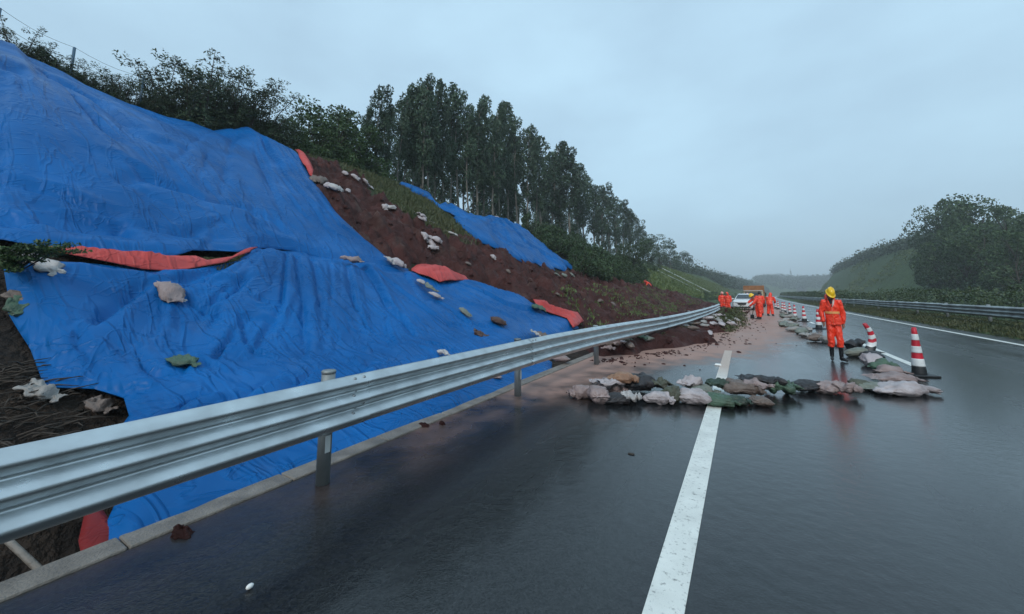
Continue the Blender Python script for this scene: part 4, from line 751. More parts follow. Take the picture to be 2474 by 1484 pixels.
def person(loc, face, J, label, hat='helmet', helm=None, vox=.010, scale=1.0, head_rot=(20, 0, 0), group=None, open_coat=False, lod=0):
    o = empty('person', loc, face); o.scale = (scale,)*3; tag(o, label, 'person', group)
    j = {k: Vector(v) for k, v in J.items()}
    pel, chest, neck, head = j['pelvis'], j['chest'], j['neck'], j['head']
    HM = Matrix.Rotation(R(head_rot[2]), 4, 'Z') @ Matrix.Rotation(R(head_rot[1]), 4, 'Y') @ Matrix.Rotation(R(head_rot[0]), 4, 'X')
    def hp(x, y, z): return head + (HM @ Vector((x, y, z)))
    mb = MB()   # the whole body, one surface
    mb.ell(head, (.076, .098, .118), 16, 12, HM.to_3x3()); mb.ell(hp(0, -.045, -.06), (.052, .055, .055), 12, 8, HM.to_3x3())
    mb.tube([hp(0, -.088, .02), hp(0, -.108, -.015), hp(0, -.096, -.028)], [.009, .014, .010], n=8)
    mb.tube([hp(-.024, -.093, -.056), hp(.024, -.093, -.056)], .007, n=6)
    for s in (-1, 1): mb.ell(hp(s*.078, .005, -.01), (.010, .020, .032), 8, 6, HM.to_3x3())
    mb.tube([neck - Vector((0, 0, .05)), neck, hp(0, .01, -.06)], [.058, .054, .052], n=12)
    mb.tube([pel, (pel+chest)/2, chest, neck - Vector((0, 0, .03))], [(.13, .10), (.12, .09), (.15, .10), (.07, .06)], n=16)
    for s in ('l', 'r'):
        mb.tube([j['sh'+s], j['el'+s], j['wr'+s]], [.05, .038, .026], n=10)
        mb.tube([j['hip'+s], j['kn'+s], j['an'+s]], [.08, .055, .038], n=10); mb.tube([j['an'+s], j['an'+s]*.4+j['toe'+s]*.6], [.035, .016], n=8)
        d = (j['wr'+s] - j['el'+s]).normalized(); hand(mb, j['wr'+s], d, j.get('th'+s, Vector((0, -1, 0))), curl=.75, palm=j.get('pn'+s))
    b = mb.build('body', M_SKIN, o, smooth=True); soft(b, .0075 if lod == 0 else .014, 0, 2)
    if lod == 0:
        for s in (-1, 1): MB().ell(hp(s*.030, -.086, .012), (.011, .007, .006), 8, 6, HM.to_3x3()).build('eye', M_EYE, o, smooth=True)
        if open_coat:
            MB().tube([neck + Vector((0, -.02, .0)), neck + Vector((0, -.055, -.08)), neck + Vector((0, -.09, -.19))], [(.06, .05), (.05, .05), (.02, .06)], n=14).build('undershirt', M_DARK, o, smooth=True)
    # jacket
    mb = MB(); hem = pel + Vector((0, 0, -.12)); up = Vector((0, 0, 1))
    mb.tube([hem, pel, (pel*.55+chest*.45), chest, (chest*.35+(j['shl']+j['shr'])/2*.65)+Vector((0, 0, .01)), neck + Vector((0, .012, -.02))], [(.205, .155), (.200, .150), (.190, .145), (.205, .150), (.175, .125), (.085, .080)], n=24)
    for s in ('l', 'r'):
        a, e, w = j['sh'+s], j['el'+s], j['wr'+s]; mb.tube([a*.8+chest*.2, a, (a+e)/2, e, (e+w)/2, w], [.085, .092, .080, .076, .068, .060], n=14)
    if open_coat:   # wide loose hood round the nape
        mb.tube([neck + Vector((-.10, -.045, -.01)), neck + Vector((-.115, .03, .05)), neck + Vector((-.07, .10, .10)), neck + Vector((.0, .13, .11)), neck + Vector((.08, .095, .06)), neck + Vector((.105, .0, .005)), neck + Vector((.085, -.07, -.04))], [.030, .045, .055, .06, .05, .038, .026], n=10)
    jk = mb.build('jacket', M_ORANGE, o, smooth=True); soft(jk, vox, .050 if lod == 0 else .04, 3)
    if hat in ('hood', 'hoodhelm'):
        mb = MB(); mb.ell(hp(0, .03, .005), (.105, .115, .145), 16, 10, HM.to_3x3()); mb.tube([neck + Vector((0, .03, -.04)), hp(0, .045, -.05)], [.11, .105], n=14)
        h = mb.build('hood', M_ORANGE, o, smooth=True); soft(h, .012, .012, 3)
        if hat == 'hood' : MB().ell(hp(0, -.080, -.01), (.060, .020, .078), 12, 8, HM.to_3x3()).build('face', M_SKIN, o, smooth=True) if head_rot[2] == 0 else None
    # trousers
    mb = MB(); cr = pel + Vector((0, 0, -.16))
    mb.tube([pel + Vector((0, 0, .02)), pel, pel + Vector((0, 0, -.10))], [(.16, .12), (.175, .13), (.17, .125)], n=20)
    for s in ('l', 'r'):
        h, k, a = j['hip'+s], j['kn'+s], j['an'+s]; cf = k + (a-k)*(.42 if open_coat else .85)
        mb.tube([h, (h+k)/2, k, (k+cf)/2, cf], [.110, .105, .094, .092, .090], n=16)
    tr = mb.build('trousers', M_ORANGE, o, smooth=True); soft(tr, vox, .050, 3)
    for s in ('l', 'r'):
        k, a, t = j['kn'+s], j['an'+s], j['toe'+s]; mb = MB(); c0 = k + (a-k)*(.36 if open_coat else .78)
        mb.tube([c0, (c0+a)/2, a + Vector((0, 0, .01))], [.070, .062, .058], n=14); mb.tube([a + (a-t)*.25 + Vector((0, 0, -.035)), a + Vector((0, 0, -.03)), (a+t)/2 + Vector((0, 0, -.01)), t], [(.040, .044), (.050, .052), (.050, .038), (.036, .026)], n=14)
        bt = mb.build('boot', M_BOOT, o, smooth=True); soft(bt, .012, 0, 2)
    def band(c, rx, ry, hgt, m, name='reflective_band'):
        mb = MB(); mb.tube([c - Vector((0, 0, hgt/2)), c + Vector((0, 0, hgt/2))], [(rx, ry)]*2, n=36, cap=False); return mb.build(name, m, o, smooth=True)
    wst = pel*.50+chest*.50
    bnd = MB(); mid = pel*.42+chest*.58
    bnd.tube([mid - Vector((0, 0, .026)), mid + Vector((0, 0, .026))], [(.206, .160)]*2, n=40, cap=False); bo = bnd.build('reflective_band', M_BAND if open_coat else M_BANDO, o, smooth=True)
    dm = bo.modifiers.new('folds', 'DISPLACE'); dm.texture = tex; dm.strength = .02; dm.texture_coords = 'LOCAL'
    if open_coat:
        for s, wd in ((-1, .014), (1, .022)):
            mb = MB(); mb.tube([neck + Vector((s*.080, -.075, -.01)), neck + Vector((s*.062, -.125, -.08)), neck + Vector((s*.016, -.175, -.19))], [(wd, .006), (wd*1.2, .006), (.008, .005)], n=8); mb.build('collar_lining', M_LIN if s > 0 else M_ORANGE, o, smooth=True)
        mb = MB(); mb.box(tuple(pel + Vector((.13, -.15, -.03))), (.17, .02, .15)); pk = mb.build('pocket_flap', M_ORANGE, o, bevel=.008)
        mb = MB(); mb.tube([neck + Vector((0, -.172, -.19)), chest + Vector((0, -.158, -.10)), pel + Vector((0, -.160, .05)), hem + Vector((0, -.160, .0))], .006, n=6); mb.build('zip', M_BANDO, o, smooth=True)
    if hat in ('helmet', 'hoodhelm') and helm:
        mb = MB(); k = 1.0
        prof = [(.150, -.012), (.153, -.004), (.140, .004), (.122, .010), (.120, .045), (.108, .085), (.080, .118), (.040, .136), (.0, .140)]
        mb.lathe(prof, n=28); mb.v = [(v[0]*.92, v[1]*(1.05 if v[1] > 0 else 1.22), v[2] + (.012 if False else 0)) for v in mb.v]
        mb.v = [tuple(hp(v[0], v[1]-.0, v[2]+.035)) for v in mb.v]; hm = mb.build('hard_hat', helm, o, smooth=True)
        s2 = hm.modifiers.new('thickness', 'SOLIDIFY'); s2.thickness = .004
        mb = MB(); mb.tube([hp(0, -.118, .085), hp(0, -.075, .158), hp(0, 0, .182), hp(0, .075, .158), hp(0, .115, .085)], [(.012, .012)]*5, n=8); rdg = mb.build('ridge', helm, None, smooth=True); rdg.parent = hm
        mb = MB()
        for s in (-1, 1): mb.tube([hp(s*.095, -.01, .04), hp(s*.06, -.05, -.10)], .004, n=5)
        sp_ = mb.build('chin_strap', M_DARK, None); sp_.parent = hm
    elif hat == 'hair':
        MB().ell(hp(0, .015, .03), (.088, .108, .115), 14, 10, HM.to_3x3()).build('hair', M_HAIR, o, smooth=True)
    return o
def pose(**kw):
    J = dict(pelvis=(0, 0, .95), chest=(0, .0, 1.26), neck=(0, .005, 1.45), head=(0, -.02, 1.60), shl=(-.20, 0, 1.37), shr=(.20, 0, 1.37), ell=(-.27, .02, 1.10), elr=(.27, .02, 1.10), wrl=(-.25, -.06, .86), wrr=(.25, -.06, .86),
             hipl=(-.09, 0, .88), hipr=(.09, 0, .88), knl=(-.11, -.02, .49), knr=(.11, -.02, .49), anl=(-.12, .02, .09), anr=(.12, .02, .09), toel=(-.14, -.17, .035), toer=(.14, -.17, .035))
    J.update(kw); return J
q = gp(2022, 872)
person((q[0], q[1], 0), YAW - R(48.5) + R(14), pose(pelvis=(.0, 0, .95), chest=(-.005, -.01, 1.25), neck=(-.02, -.02, 1.44), head=(-.01, -.075, 1.56), ell=(-.30, .01, 1.12), wrl=(-.27, -.10, .89), elr=(.285, .04, 1.11), wrr=(.27, .02, .86), thl=(.3, -1, 0), knl=(-.10, -.03, .50), anl=(-.11, .05, .09), toel=(-.13, -.14, .035), knr=(.13, -.05, .49), anr=(.13, -.03, .09), toer=(.26, -.17, .035)),
       'worker in orange rain suit, black boots and yellow hard hat, nearest the camera', helm=M_HELM, vox=.010, head_rot=(38, 10, 14), open_coat=True, scale=.985).scale = (.68, .84, .985)
G6 = 'workers clearing the mud'
q = gp(1834, 772); face = YAW - R(31) - R(60)
wk = person((q[0], q[1], 0), YAW-R(31)-R(62), pose(pelvis=(0, .08, .90), chest=(0, -.09, 1.16), neck=(0, -.24, 1.30), head=(0, -.33, 1.42), shl=(-.20, -.18, 1.24), shr=(.20, -.18, 1.24), ell=(-.22, -.40, 1.05), elr=(.20, -.38, .98), wrl=(-.06, -.52, 1.02), wrr=(.02, -.50, .82), knl=(-.11, .0, .49), knr=(.12, .04, .49)),
       'stooping worker in orange with yellow hard hat who holds a shovel', helm=M_HELM, vox=.016, head_rot=(35, 0, 0), lod=1, group=G6)
b1_, t1_ = gp(1818, 770), gp(1818, 770); 
sh = empty('shovel', (b1_[0]+.0, b1_[1], 0)); tag(sh, 'dark long handled shovel with its blade on the muddy road', 'shovel')
tp = cast(1827, 735, lambda X, Y: X*0+1.1); tp = np.array([gp(1827, 735, 1.02)[0], gp(1827, 735, 1.02)[1], 1.02]) if False else (np.array([0, 0, CAM_H]) + ray(1826, 718)*depth(b1_))
MB().tube([(0, 0, .20), tuple(tp - b1_)], .017, n=8).build('handle', M_WOOD, sh, smooth=True)
MB().box((0, 0, .12), (.24, .02, .26), taper=.8).build('blade', M_IRON, sh, bevel=.006)
q = gp(1862, 764); person((q[0], q[1], 0), YAW-R(31)+R(150), pose(pelvis=(0, .05, .92), chest=(0, -.06, 1.20), neck=(0, -.14, 1.37), head=(0, -.20, 1.50), shl=(-.20, -.10, 1.30), shr=(.20, -.10, 1.30), ell=(-.28, -.16, 1.05), elr=(.28, -.20, 1.04), wrl=(-.15, -.34, .95), wrr=(.14, -.32, .90), anl=(-.16, .02, .09), anr=(.16, .02, .09)),
       'hooded worker in orange with back half turned, right of the stooping shoveller', hat='hood', vox=.016, head_rot=(20, 0, 5), lod=1, group=G6)
q = gp(1747, 752); person((q[0], q[1], 0), R(10), pose(), 'leftmost worker in orange with pale hard hat behind the bent end of the rail', hat='hoodhelm', helm=M_HELMP, vox=.018, head_rot=(10, 0, 5), lod=1, group=G6)
q = gp(1760, 756); person((q[0], q[1], 0), R(-25), pose(head=(0, -.06, 1.57)), 'hooded worker in orange between the leftmost worker and the white car', hat='hood', vox=.018, head_rot=(20, 0, 0), lod=1, group=G6)
q = gp(1838, 762); person((q[0], q[1], 0), R(175), pose(), 'dark haired worker standing directly behind the stooping shoveller', hat='hair', vox=.018, head_rot=(0, 0, 0), lod=1, group=G6)
q = gp(1808, 743); person((q[0], q[1], 0), R(0), pose(), 'worker with pale hard hat between the white car and the orange truck', hat='hoodhelm', helm=M_HELMP, vox=.02, head_rot=(0, 0, 5), lod=1, group=G6, scale=.95)
q = cast(1568, 703, lambda X, Y: T(X, Y)-.2); person((q[0], q[1], q[2]-.2), R(-50), pose(pelvis=(0, .1, .80), chest=(0, -.12, 1.0), neck=(0, -.28, 1.08), head=(0, -.36, 1.15), shl=(-.2, -.22, 1.05), shr=(.2, -.22, 1.05), ell=(-.22, -.35, .8), elr=(.22, -.35, .8), wrl=(-.18, -.42, .55), wrr=(.18, -.42, .55)),
       'small distant worker in orange bending over on the debris slope', hat='hoodhelm', helm=M_HELMR, vox=.02, head_rot=(30, 0, 5), lod=1, group=G6)
# ------------------------------------------------------------------ vehicles
M_WHITE = mat('white car paint', (.70, .73, .75), rough=.25, coat=.6); M_GLASS = mat('dark window glass', (.02, .028, .035), rough=.06, spec=.8); M_TYRE = mat('tyre rubber', (.012, .012, .012), rough=.7); M_BLK = mat('black plastic', (.012, .013, .014), rough=.45)
M_CHR = mat('chrome trim', (.5, .5, .5), rough=.2, metal=1); M_LAMP = mat('headlight glass', (.35, .38, .40), rough=.1, spec=.8); M_PLATE = mat('number plate', (.05, .16, .22), rough=.4)
M_TRK = mat('faded orange truck paint', (.27, .11, .035), rough=.55, var=.35, vscale=3); M_CAB = mat('cream truck paint', (.45, .38, .24), rough=.5, var=.25, vscale=2)
def loft(secs, closed=True):
    mb = MB(); n = len(secs[0]); V = [p for s in secs for p in s]; F = []
    for i in range(len(secs)-1):
        for k in range(n): F.append((i*n+k, i*n+(k+1) % n, (i+1)*n+(k+1) % n, (i+1)*n+k))
    F.append(tuple(range(n-1, -1, -1))); F.append(tuple((len(secs)-1)*n+k for k in range(n))); return mb.add(V, F)
def wheel(parent, x, y, r=.33, w=.22):
    MY = Matrix.Rotation(R(90), 4, 'Y'); wh = MB().lathe([(r*.6, -w/2), (r*.93, -w/2), (r, -w*.38), (r, w*.38), (r*.93, w/2), (r*.6, w/2)], c=(x, y, r), n=22, M=MY).build('wheel', M_TYRE, parent, smooth=True)
    MB().lathe([(0, -w*.46), (r*.2, -w*.5), (r*.6, -w*.42), (r*.62, w*.42), (r*.2, w*.5), (0, w*.46)], c=(x, y, r), n=10, M=MY).build('rim', M_CHR, wh); return wh
def car(loc, rz, label):
    o = empty('parked_car', loc, rz); tag(o, label, 'car')
    def sec(y, hw, zb, zt, tuck=.92): return [(-hw*tuck, y, zb), (-hw, y, zb+.16), (-hw, y, zt-.22), (-hw*.94, y, zt-.05), (-hw*.72, y, zt), (0, y, zt+.02), (hw*.72, y, zt), (hw*.94, y, zt-.05), (hw, y, zt-.22), (hw, y, zb+.16), (hw*tuck, y, zb)]
    b = loft([sec(0, .66, .34, .80), sec(.06, .76, .24, .86), sec(.25, .84, .20, .93), sec(.7, .88, .20, 1.0), sec(1.15, .89, .22, 1.05), sec(3.3, .89, .22, 1.08), sec(4.1, .84, .26, 1.05), sec(4.25, .76, .34, .98)]).build('body', M_WHITE, o, smooth=True, bevel=.03)
    def s2(y, hw, hb, zb, zt): return [(-hb, y, zb), (-hw, y, zt-.05), (-hw*.85, y, zt), (hw*.85, y, zt), (hw, y, zt-.05), (hb, y, zb)]
    loft([[(-.80, 1.05, 1.02), (-.79, 1.07, 1.05), (-.76, 1.08, 1.06), (.76, 1.08, 1.06), (.79, 1.07, 1.05), (.80, 1.05, 1.02)], s2(1.85, .62, .80, 1.02, 1.52), s2(2.3, .63, .80, 1.02, 1.59), s2(3.4, .61, .80, 1.02, 1.55), [(-.74, 4.12, 1.02), (-.70, 4.1, 1.06), (-.65, 4.1, 1.08), (.65, 4.1, 1.08), (.70, 4.1, 1.06), (.74, 4.12, 1.02)]]).build('cabin', M_WHITE, o, smooth=True)
    MB().add([(-.68, 1.10, 1.095), (.68, 1.10, 1.095), (.56, 1.80, 1.50), (-.56, 1.80, 1.50)], [(0, 1, 2, 3)]).build('windscreen', M_GLASS, o)
    for s in (-1, 1):
        MB().add([(s*.805, 1.35, 1.10), (s*.805, 3.6, 1.10), (s*.655, 3.3, 1.48), (s*.655, 1.95, 1.46)], [(0, 1, 2, 3)]).build('side_window', M_GLASS, o)
        MB().add([(s*.80, .12, .82), (s*.36, -.015, .76), (s*.38, -.015, .70), (s*.82, .12, .68)], [(0, 1, 2, 3)]).build('headlight', M_LAMP, o).modifiers.new('t', 'SOLIDIFY').thickness = .05
        MB().box((s*.62, .03, .36), (.22, .06, .05)).build('fog_light', M_CHR, o, bevel=.01)
        m = MB().ell((s*.98, 1.35, 1.08), (.12, .07, .075), 10, 8).build('mirror', M_WHITE, o, smooth=True); wheel(o, s*.78, .80); wheel(o, s*.78, 3.35)
    g = MB().add([(-.40, -.012, .74), (.40, -.012, .74), (.30, -.03, .52), (-.30, -.03, .52)], [(0, 1, 2, 3)]).build('grille', M_BLK, o); g.modifiers.new('t', 'SOLIDIFY').thickness = .04
    bd = MB().box((0, -.05, .725), (.78, .02, .04)).build('badge_bar', M_CHR, None, bevel=.006); bd.parent = g
    MB().box((0, -.05, .60), (.44, .015, .12)).build('number_plate', M_PLATE, o)
    MB().box((0, .0, .28), (1.36, .10, .14)).build('lower_intake', M_BLK, o, bevel=.02)
    return o
q = gp(1794, 750); car((q[0]-.0, q[1], 0), R(-8)+R(0), 'white compact car facing the camera between the workers and the truck')
def truck(loc, rz, label):
    o = empty('parked_truck', loc, rz); tag(o, label, 'truck')
    MB().box((0, .85, 1.22), (2.05, 1.6, 1.45), taper=.93).build('cab', M_CAB, o, bevel=.08)
    MB().add([(-.86, .035, 1.28), (.86, .035, 1.28), (.83, .075, 1.78), (-.83, .075, 1.78)], [(0, 1, 2, 3)]).build('windscreen', M_GLASS, o).modifiers.new('t', 'SOLIDIFY').thickness = .02
    MB().box((0, .01, .86), (1.3, .05, .28)).build('grille', M_BLK, o, bevel=.01); MB().box((0, -.03, .48), (2.0, .16, .24)).build('bumper', M_TRK, o, bevel=.02)
    MB().box((0, .10, 1.955), (1.9, .28, .05)).build('sun_visor', M_WHITE, o, bevel=.01)
    for s in (-1, 1):
        MB().box((s*.84, .0, .80), (.26, .05, .20)).build('headlight', M_LAMP, o, bevel=.01); m = MB().box((s*1.22, -.02, 1.50), (.14, .08, .38)).build('mirror', M_BLK, o, bevel=.02)
        MB().box((s*1.1, 0, 1.72), (.22, .03, .03)).build('mirror_arm', M_BLK, None).parent = m
        wheel(o, s*.88, .95, .42, .26); wheel(o, s*.88, 4.6, .42, .3)
    MB().box((0, 1.80, 1.62), (2.15, .08, 1.90)).build('headboard', M_TRK, o, bevel=.01)
    for i in range(5): MB().box((-.86+.43*i, 1.745, 1.9), (.06, .03, 1.2)).build('rib', M_TRK, o)
    bed = MB()
    for s in (-1, 1): bed.box((s*1.05, 3.9, 1.35), (.06, 4.1, 1.0))
    bed.box((0, 3.9, .86), (2.04, 4.1, .08)); bed.build('bed', M_TRK, o, bevel=.01); MB().box((0, 3.2, .62), (.9, 5.2, .2)).build('chassis', M_BLK, o)
    return o
q = gp(1817, 740); truck((q[0]+.1, 53.5, 0), R(-4), 'orange bodied truck with cream cab parked facing the camera behind the white car')
# ------------------------------------------------------------------ foliage tools
def fol(name, a, b, rnd=.18): return mat(name, a, rough=.55, col2=b, vscale=.9, obj_rand=rnd, spec=.35, detail=4)
M_EUC = fol('eucalyptus leaves', (.030, .060, .034), (.055, .095, .050)); M_BROAD = fol('broad leaves', (.022, .050, .014), (.055, .105, .025)); M_SHRUB = fol('shrub leaves', (.026, .045, .022), (.050, .080, .032))
M_BUSH = fol('slope bush leaves', (.022, .048, .018), (.055, .095, .028)); M_WOODF = fol('far wood leaves', (.022, .042, .022), (.042, .070, .032), .05); M_HEDGE = mat('hedge leaves', (.020, .048, .014), rough=.5, col2=(.065, .095, .030), vscale=1.3)
M_GRASS = mat('grass blades', (.040, .062, .016), rough=.6, col2=(.085, .085, .030), vscale=.7); M_GRASSY = mat('yellow green grass', (.060, .105, .022), rough=.6, col2=(.12, .155, .045), vscale=.8)
M_BARK = mat('pale bark', (.17, .15, .125), rough=.8, var=.4, vscale=4); M_TWIG = mat('brown twig', (.045, .034, .026), rough=.8, var=.3, vscale=9)
def unit(n, g):
    v = g.normal(size=(n, 3)); return v/np.linalg.norm(v, axis=1)[:, None]
def leaf_np(C, L, Wd, g, bias=(0, 0, 0)):
    n = len(C); a = unit(n, g) + np.array(bias); a /= np.linalg.norm(a, axis=1)[:, None]; b = np.cross(a, unit(n, g)); b /= np.linalg.norm(b, axis=1)[:, None]+1e-9
    L = (np.ones(n)*L*g.uniform(.6, 1.3, n))[:, None]; Wd = (np.ones(n)*Wd*g.uniform(.6, 1.3, n))[:, None]
    V = np.stack([C-a*L/2, C+b*Wd/2, C+a*L/2, C-b*Wd/2], 1).reshape(-1, 3); return V, np.arange(4*n).reshape(-1, 4)
def clump(c, r, n, g, shell=.45):
    d = unit(n, g); rad = (shell + (1-shell)*g.random(n))**.6; return np.array(c) + d*rad[:, None]*np.array(r)
def make_tree(kind, seed, H, mleaf, mbark, nleaf=2600):
    g = np.random.default_rng(seed); o = empty('tree'); wood = MB(); C = []; Ls = []
    lean = g.uniform(-.02, .06); nz_ = [0] + list(np.cumsum(g.normal(0, .012*H, 7)))
    def tp(t): return Vector((lean*H*t*t + np.interp(t*7, range(8), nz_), .5*np.interp(t*7, range(8), nz_[::-1])-.5*nz_[-1], H*t))
    if kind == 'euc':
        wood.tube([tp(t) for t in np.linspace(0, .97, 9)], [.011*H*(1-t)+.012 for t in np.linspace(0, 1, 9)], n=6)
        nb = int(g.integers(15, 21)); t0 = g.uniform(.26, .42)
        for i in range(nb):
            t = t0 + (1-t0)*((i+.5)/nb)**.92; az = g.uniform(0, 6.28); bl = H*(.015+.060*math.sin(math.pi*min(1, (1-t)*1.25+.12))**.8)*g.uniform(.6, 1.25)
            s = tp(t-.05); e = tp(min(1, t)) + Vector((math.cos(az)*bl, math.sin(az)*bl, bl*.5)); wood.tube([s, (s+e)/2 + Vector((0, 0, -.04*bl)), e], [.0035*H, .0025*H, .0012*H], n=4)
            r = H*(.030+.034*math.sin(math.pi*min(1, (1-t)*1.2+.1)))*g.uniform(.75, 1.2); k = int(nleaf/nb*g.uniform(.6, 1.25))
            C.append(clump(e, (r, r, r*1.25), k, g)); 
            if g.random() < .6: C.append(clump(e + Vector((r*.9*g.normal(), r*.9*g.normal(), -r*1.0)), (r*.6, r*.6, r*.9), k//3, g))
        for i in range(5):
            t = g.uniform(.12, t0); e = tp(t) + Vector((g.normal()*.4, g.normal()*.4, .2)); C.append(clump(e, (.25, .25, .4), 30, g))
        V, F = leaf_np(np.concatenate(C), .030*H*1.05, .011*H, g, (.1, 0, -.55))
    elif kind == 'broad':
        wood.tube([tp(t) for t in np.linspace(0, .7, 6)], [.022*H*(1-t)+.012 for t in np.linspace(0, 1, 6)], n=7)
        nb = 20
        for i in range(nb):
            t = g.uniform(.25, .98); az = g.uniform(0, 6.28); rr = H*.34*math.sqrt(max(.05, 1-((t-.6)/.48)**2))*g.uniform(.45, 1.0); e = Vector((math.cos(az)*rr, math.sin(az)*rr, 0)) + tp(t)
            s = tp(max(.12, t-.28)); wood.tube([s, (s+e)/2, e], [.007*H, .005*H, .002*H], n=4); r = H*g.uniform(.09, .16); C.append(clump(e, (r, r, r*.75), nleaf//nb, g))
        V, F = leaf_np(np.concatenate(C), .034*H, .020*H, g)
    elif kind == 'wisp':   # open, wind-blown shrub
        for i in range(13):
            az = g.uniform(0, 6.28); bl = H*g.uniform(.5, 1.05); bx = Vector((g.normal()*.12*H, g.normal()*.12*H, 0)); e = bx + Vector((math.cos(az)*bl*.42 + .12*H, math.sin(az)*bl*.30, bl)); mid = bx*.4 + e*.5 + Vector((0, 0, .12*H))
            wood.tube([bx, mid, e], [.010*H, .006*H, .0025*H], n=4)
            for q in np.linspace(.25, 1, 9):
                p = bx.lerp(mid, q*2) if q < .5 else mid.lerp(e, q*2-1); C.append(clump(p + Vector((g.normal()*.06*H, g.normal()*.06*H, g.normal()*.05*H)), (.085*H, .07*H, .06*H), int(nleaf/117), g))
        for i in range(10): C.append(clump((g.normal()*.18*H, g.normal()*.15*H, .16*H), (.16*H, .14*H, .14*H), nleaf//22, g))
        V, F = leaf_np(np.concatenate(C), .046*H, .015*H, g, (.3, 0, -.3))
    else:                  # low bush
        for i in range(16):
            az = g.uniform(0, 6.28); rr = H*.55*math.sqrt(g.random()); h = H*(1-.45*(rr/(H*.55))**2)*g.uniform(.55, 1.0); e = Vector((math.cos(az)*rr, math.sin(az)*rr, h)); wood.tube([(0, 0, 0), e*.5, e], [.02*H, .012*H, .004*H], n=4)
            r = H*g.uniform(.14, .24); C.append(clump(e - Vector((0, 0, r*.5)), (r, r, r), nleaf//20, g)); C.append(clump(Vector((e.x, e.y, h*.4)), (r, r, r*1.1), nleaf//60, g))
        V, F = leaf_np(np.concatenate(C), .075*H, .034*H, g)
    cr = mesh_np('crown', V, F, mleaf, o, smooth=False); tr = wood.build('trunk', mbark, o, smooth=True); return o
_proto = {}
def tree(kind, variant, H, p, rz, name, label, cat, group, mleaf, sx_=1.0, nleaf=2600, mb_=None):
    key = (kind, variant, mleaf.name)
    if key not in _proto:
        o = make_tree(kind, 100+variant*7+len(kind), 10.0 if kind in ('euc', 'broad') else 2.0, mleaf, mb_ or (M_BARK if kind == 'euc' else M_TWIG), nleaf); _proto[key] = o
    else: o = copy_tree(_proto[key])
    b = 10.0 if kind in ('euc', 'broad') else 2.0
    o.name = name; o.location = tuple(map(float, p)); o.rotation_euler = (0, 0, rz); s = H/b; o.scale = (s*sx_, s*sx_, s); tag(o, label, cat, group); return o
def at_d(u, dist):                     # ground point along the sight line of column u at distance `dist` left of the road line
    r = ray(u, 700); X = r[0]*TT; Y = r[1]*TT; dd_ = (curve(Y)-X)*(1 if dist > 0 else -1); i = int(np.argmax(dd_ > abs(dist))); return np.array([X[i], Y[i], float(T(X[i:i+1], Y[i:i+1])[0])])
def top_h(p, v):                       # height above ground that reaches photo row v
    dp = depth((p[0], p[1], CAM_H)); return CAM_H + (711-v)/FOC*dp*1.0 - p[2]
def th(p, u, v):
    r = ray(u, v); k_ = math.hypot(p[0], p[1])/math.hypot(r[0], r[1]); return CAM_H + r[2]*k_ - p[2]
g0 = np.random.default_rng(11)
sky_l = [(866, 268), (888, 206), (905, 250), (925, 275), (948, 240), (962, 222), (985, 222), (1012, 192), (1030, 205), (1046, 212), (1066, 248), (1085, 262), (1105, 220), (1128, 258), (1150, 262), (1165, 232), (1188, 262), (1208, 280), (1230, 254), (1252, 286), (1276, 312), (1295, 335), (1312, 330), (1335, 352), (1358, 378), (1376, 376), (1396, 400), (1414, 430), (1440, 455), (1456, 452), (1474, 462), (1492, 478), (1508, 492), (1524, 510), (1540, 530), (1554, 548)]
su = [a for a, b in sky_l]; sv = [b for a, b in sky_l]; ordw = ordn + ['seventeenth', 'eighteenth', 'nineteenth', 'twentieth'] + ['twenty-' + x for x in ordn[:9]] + ['thirtieth'] + ['thirty-' + x for x in ordn[:9]]
for i, (u, v) in enumerate(sky_l):
    p = at_d(u, 20.5 + 2*g0.random()); H = th(p, u, v)*1.0
    tree('euc', i % 7, H, p - [0, 0, .1], g0.uniform(0, 6.28), 'eucalyptus_tree', '%s tall eucalyptus from the left along the front row on the crest' % ordw[i], 'tree', 'eucalyptus trees on the crest', M_EUC, sx_=(.66 + .30*g0.random()) if u < 1300 else 1.15, nleaf=2600)
for i in range(36):
    u = 860 + 690*((i+g0.random())/36)**.7; dist = 23.5 + 10*g0.random(); p = at_d(u, dist); v = np.interp(u, su, sv) + g0.uniform(30, 170); H = max(4, th(p, u, v))
    tree('euc', int(g0.integers(0, 7)), H, p - [0, 0, .3], g0.uniform(0, 6.28), 'eucalyptus_tree', 'slender eucalyptus deep in the stand behind the front row', 'tree', 'eucalyptus trees behind the front row', M_EUC, sx_=.9, nleaf=2600)
for i, (u, v) in enumerate([(626, 300), (652, 268), (676, 285), (700, 296), (732, 268), (768, 254), (800, 268), (838, 276), (856, 300)]):
    p = at_d(u, 20 + (i % 2)*2.5); H = th(p, u, v); tree('broad', i % 3, H, p - [0, 0, .3], g0.uniform(0, 6.28), 'broadleaf_tree', '%s rounded green tree from the left, between shrubs and eucalyptus' % ordn[i], 'tree', 'rounded green trees on the crest', M_BROAD, sx_=1.15, nleaf=3600)
for i in range(16):
    u = 700 + i*13 + g0.uniform(-5, 5); p = at_d(u, 19.5 + g0.random()); H = th(p, u, 330 + g0.uniform(-20, 20) + (u-700)*.25); tree('bush', i % 4, max(1.2, H), p - [0, 0, .2], g0.uniform(0, 6.28), 'bush', 'leafy green bush under the rounded trees at the head of the slide', 'bush', 'bushes under the rounded trees', M_BROAD, sx_=.9, nleaf=1800)
wl_ = [(-40, 20, 0), (15, 62, 1), (60, 100, 2), (95, 128, 0), (140, 120, 1), (185, 150, 2), (225, 140, 0), (262, 150, 1), (300, 190, 2), (345, 155, 0), (385, 178, 1), (425, 170, 2), (460, 158, 0), (500, 170, 1), (535, 180, 2), (568, 205, 0), (598, 235, 1)]
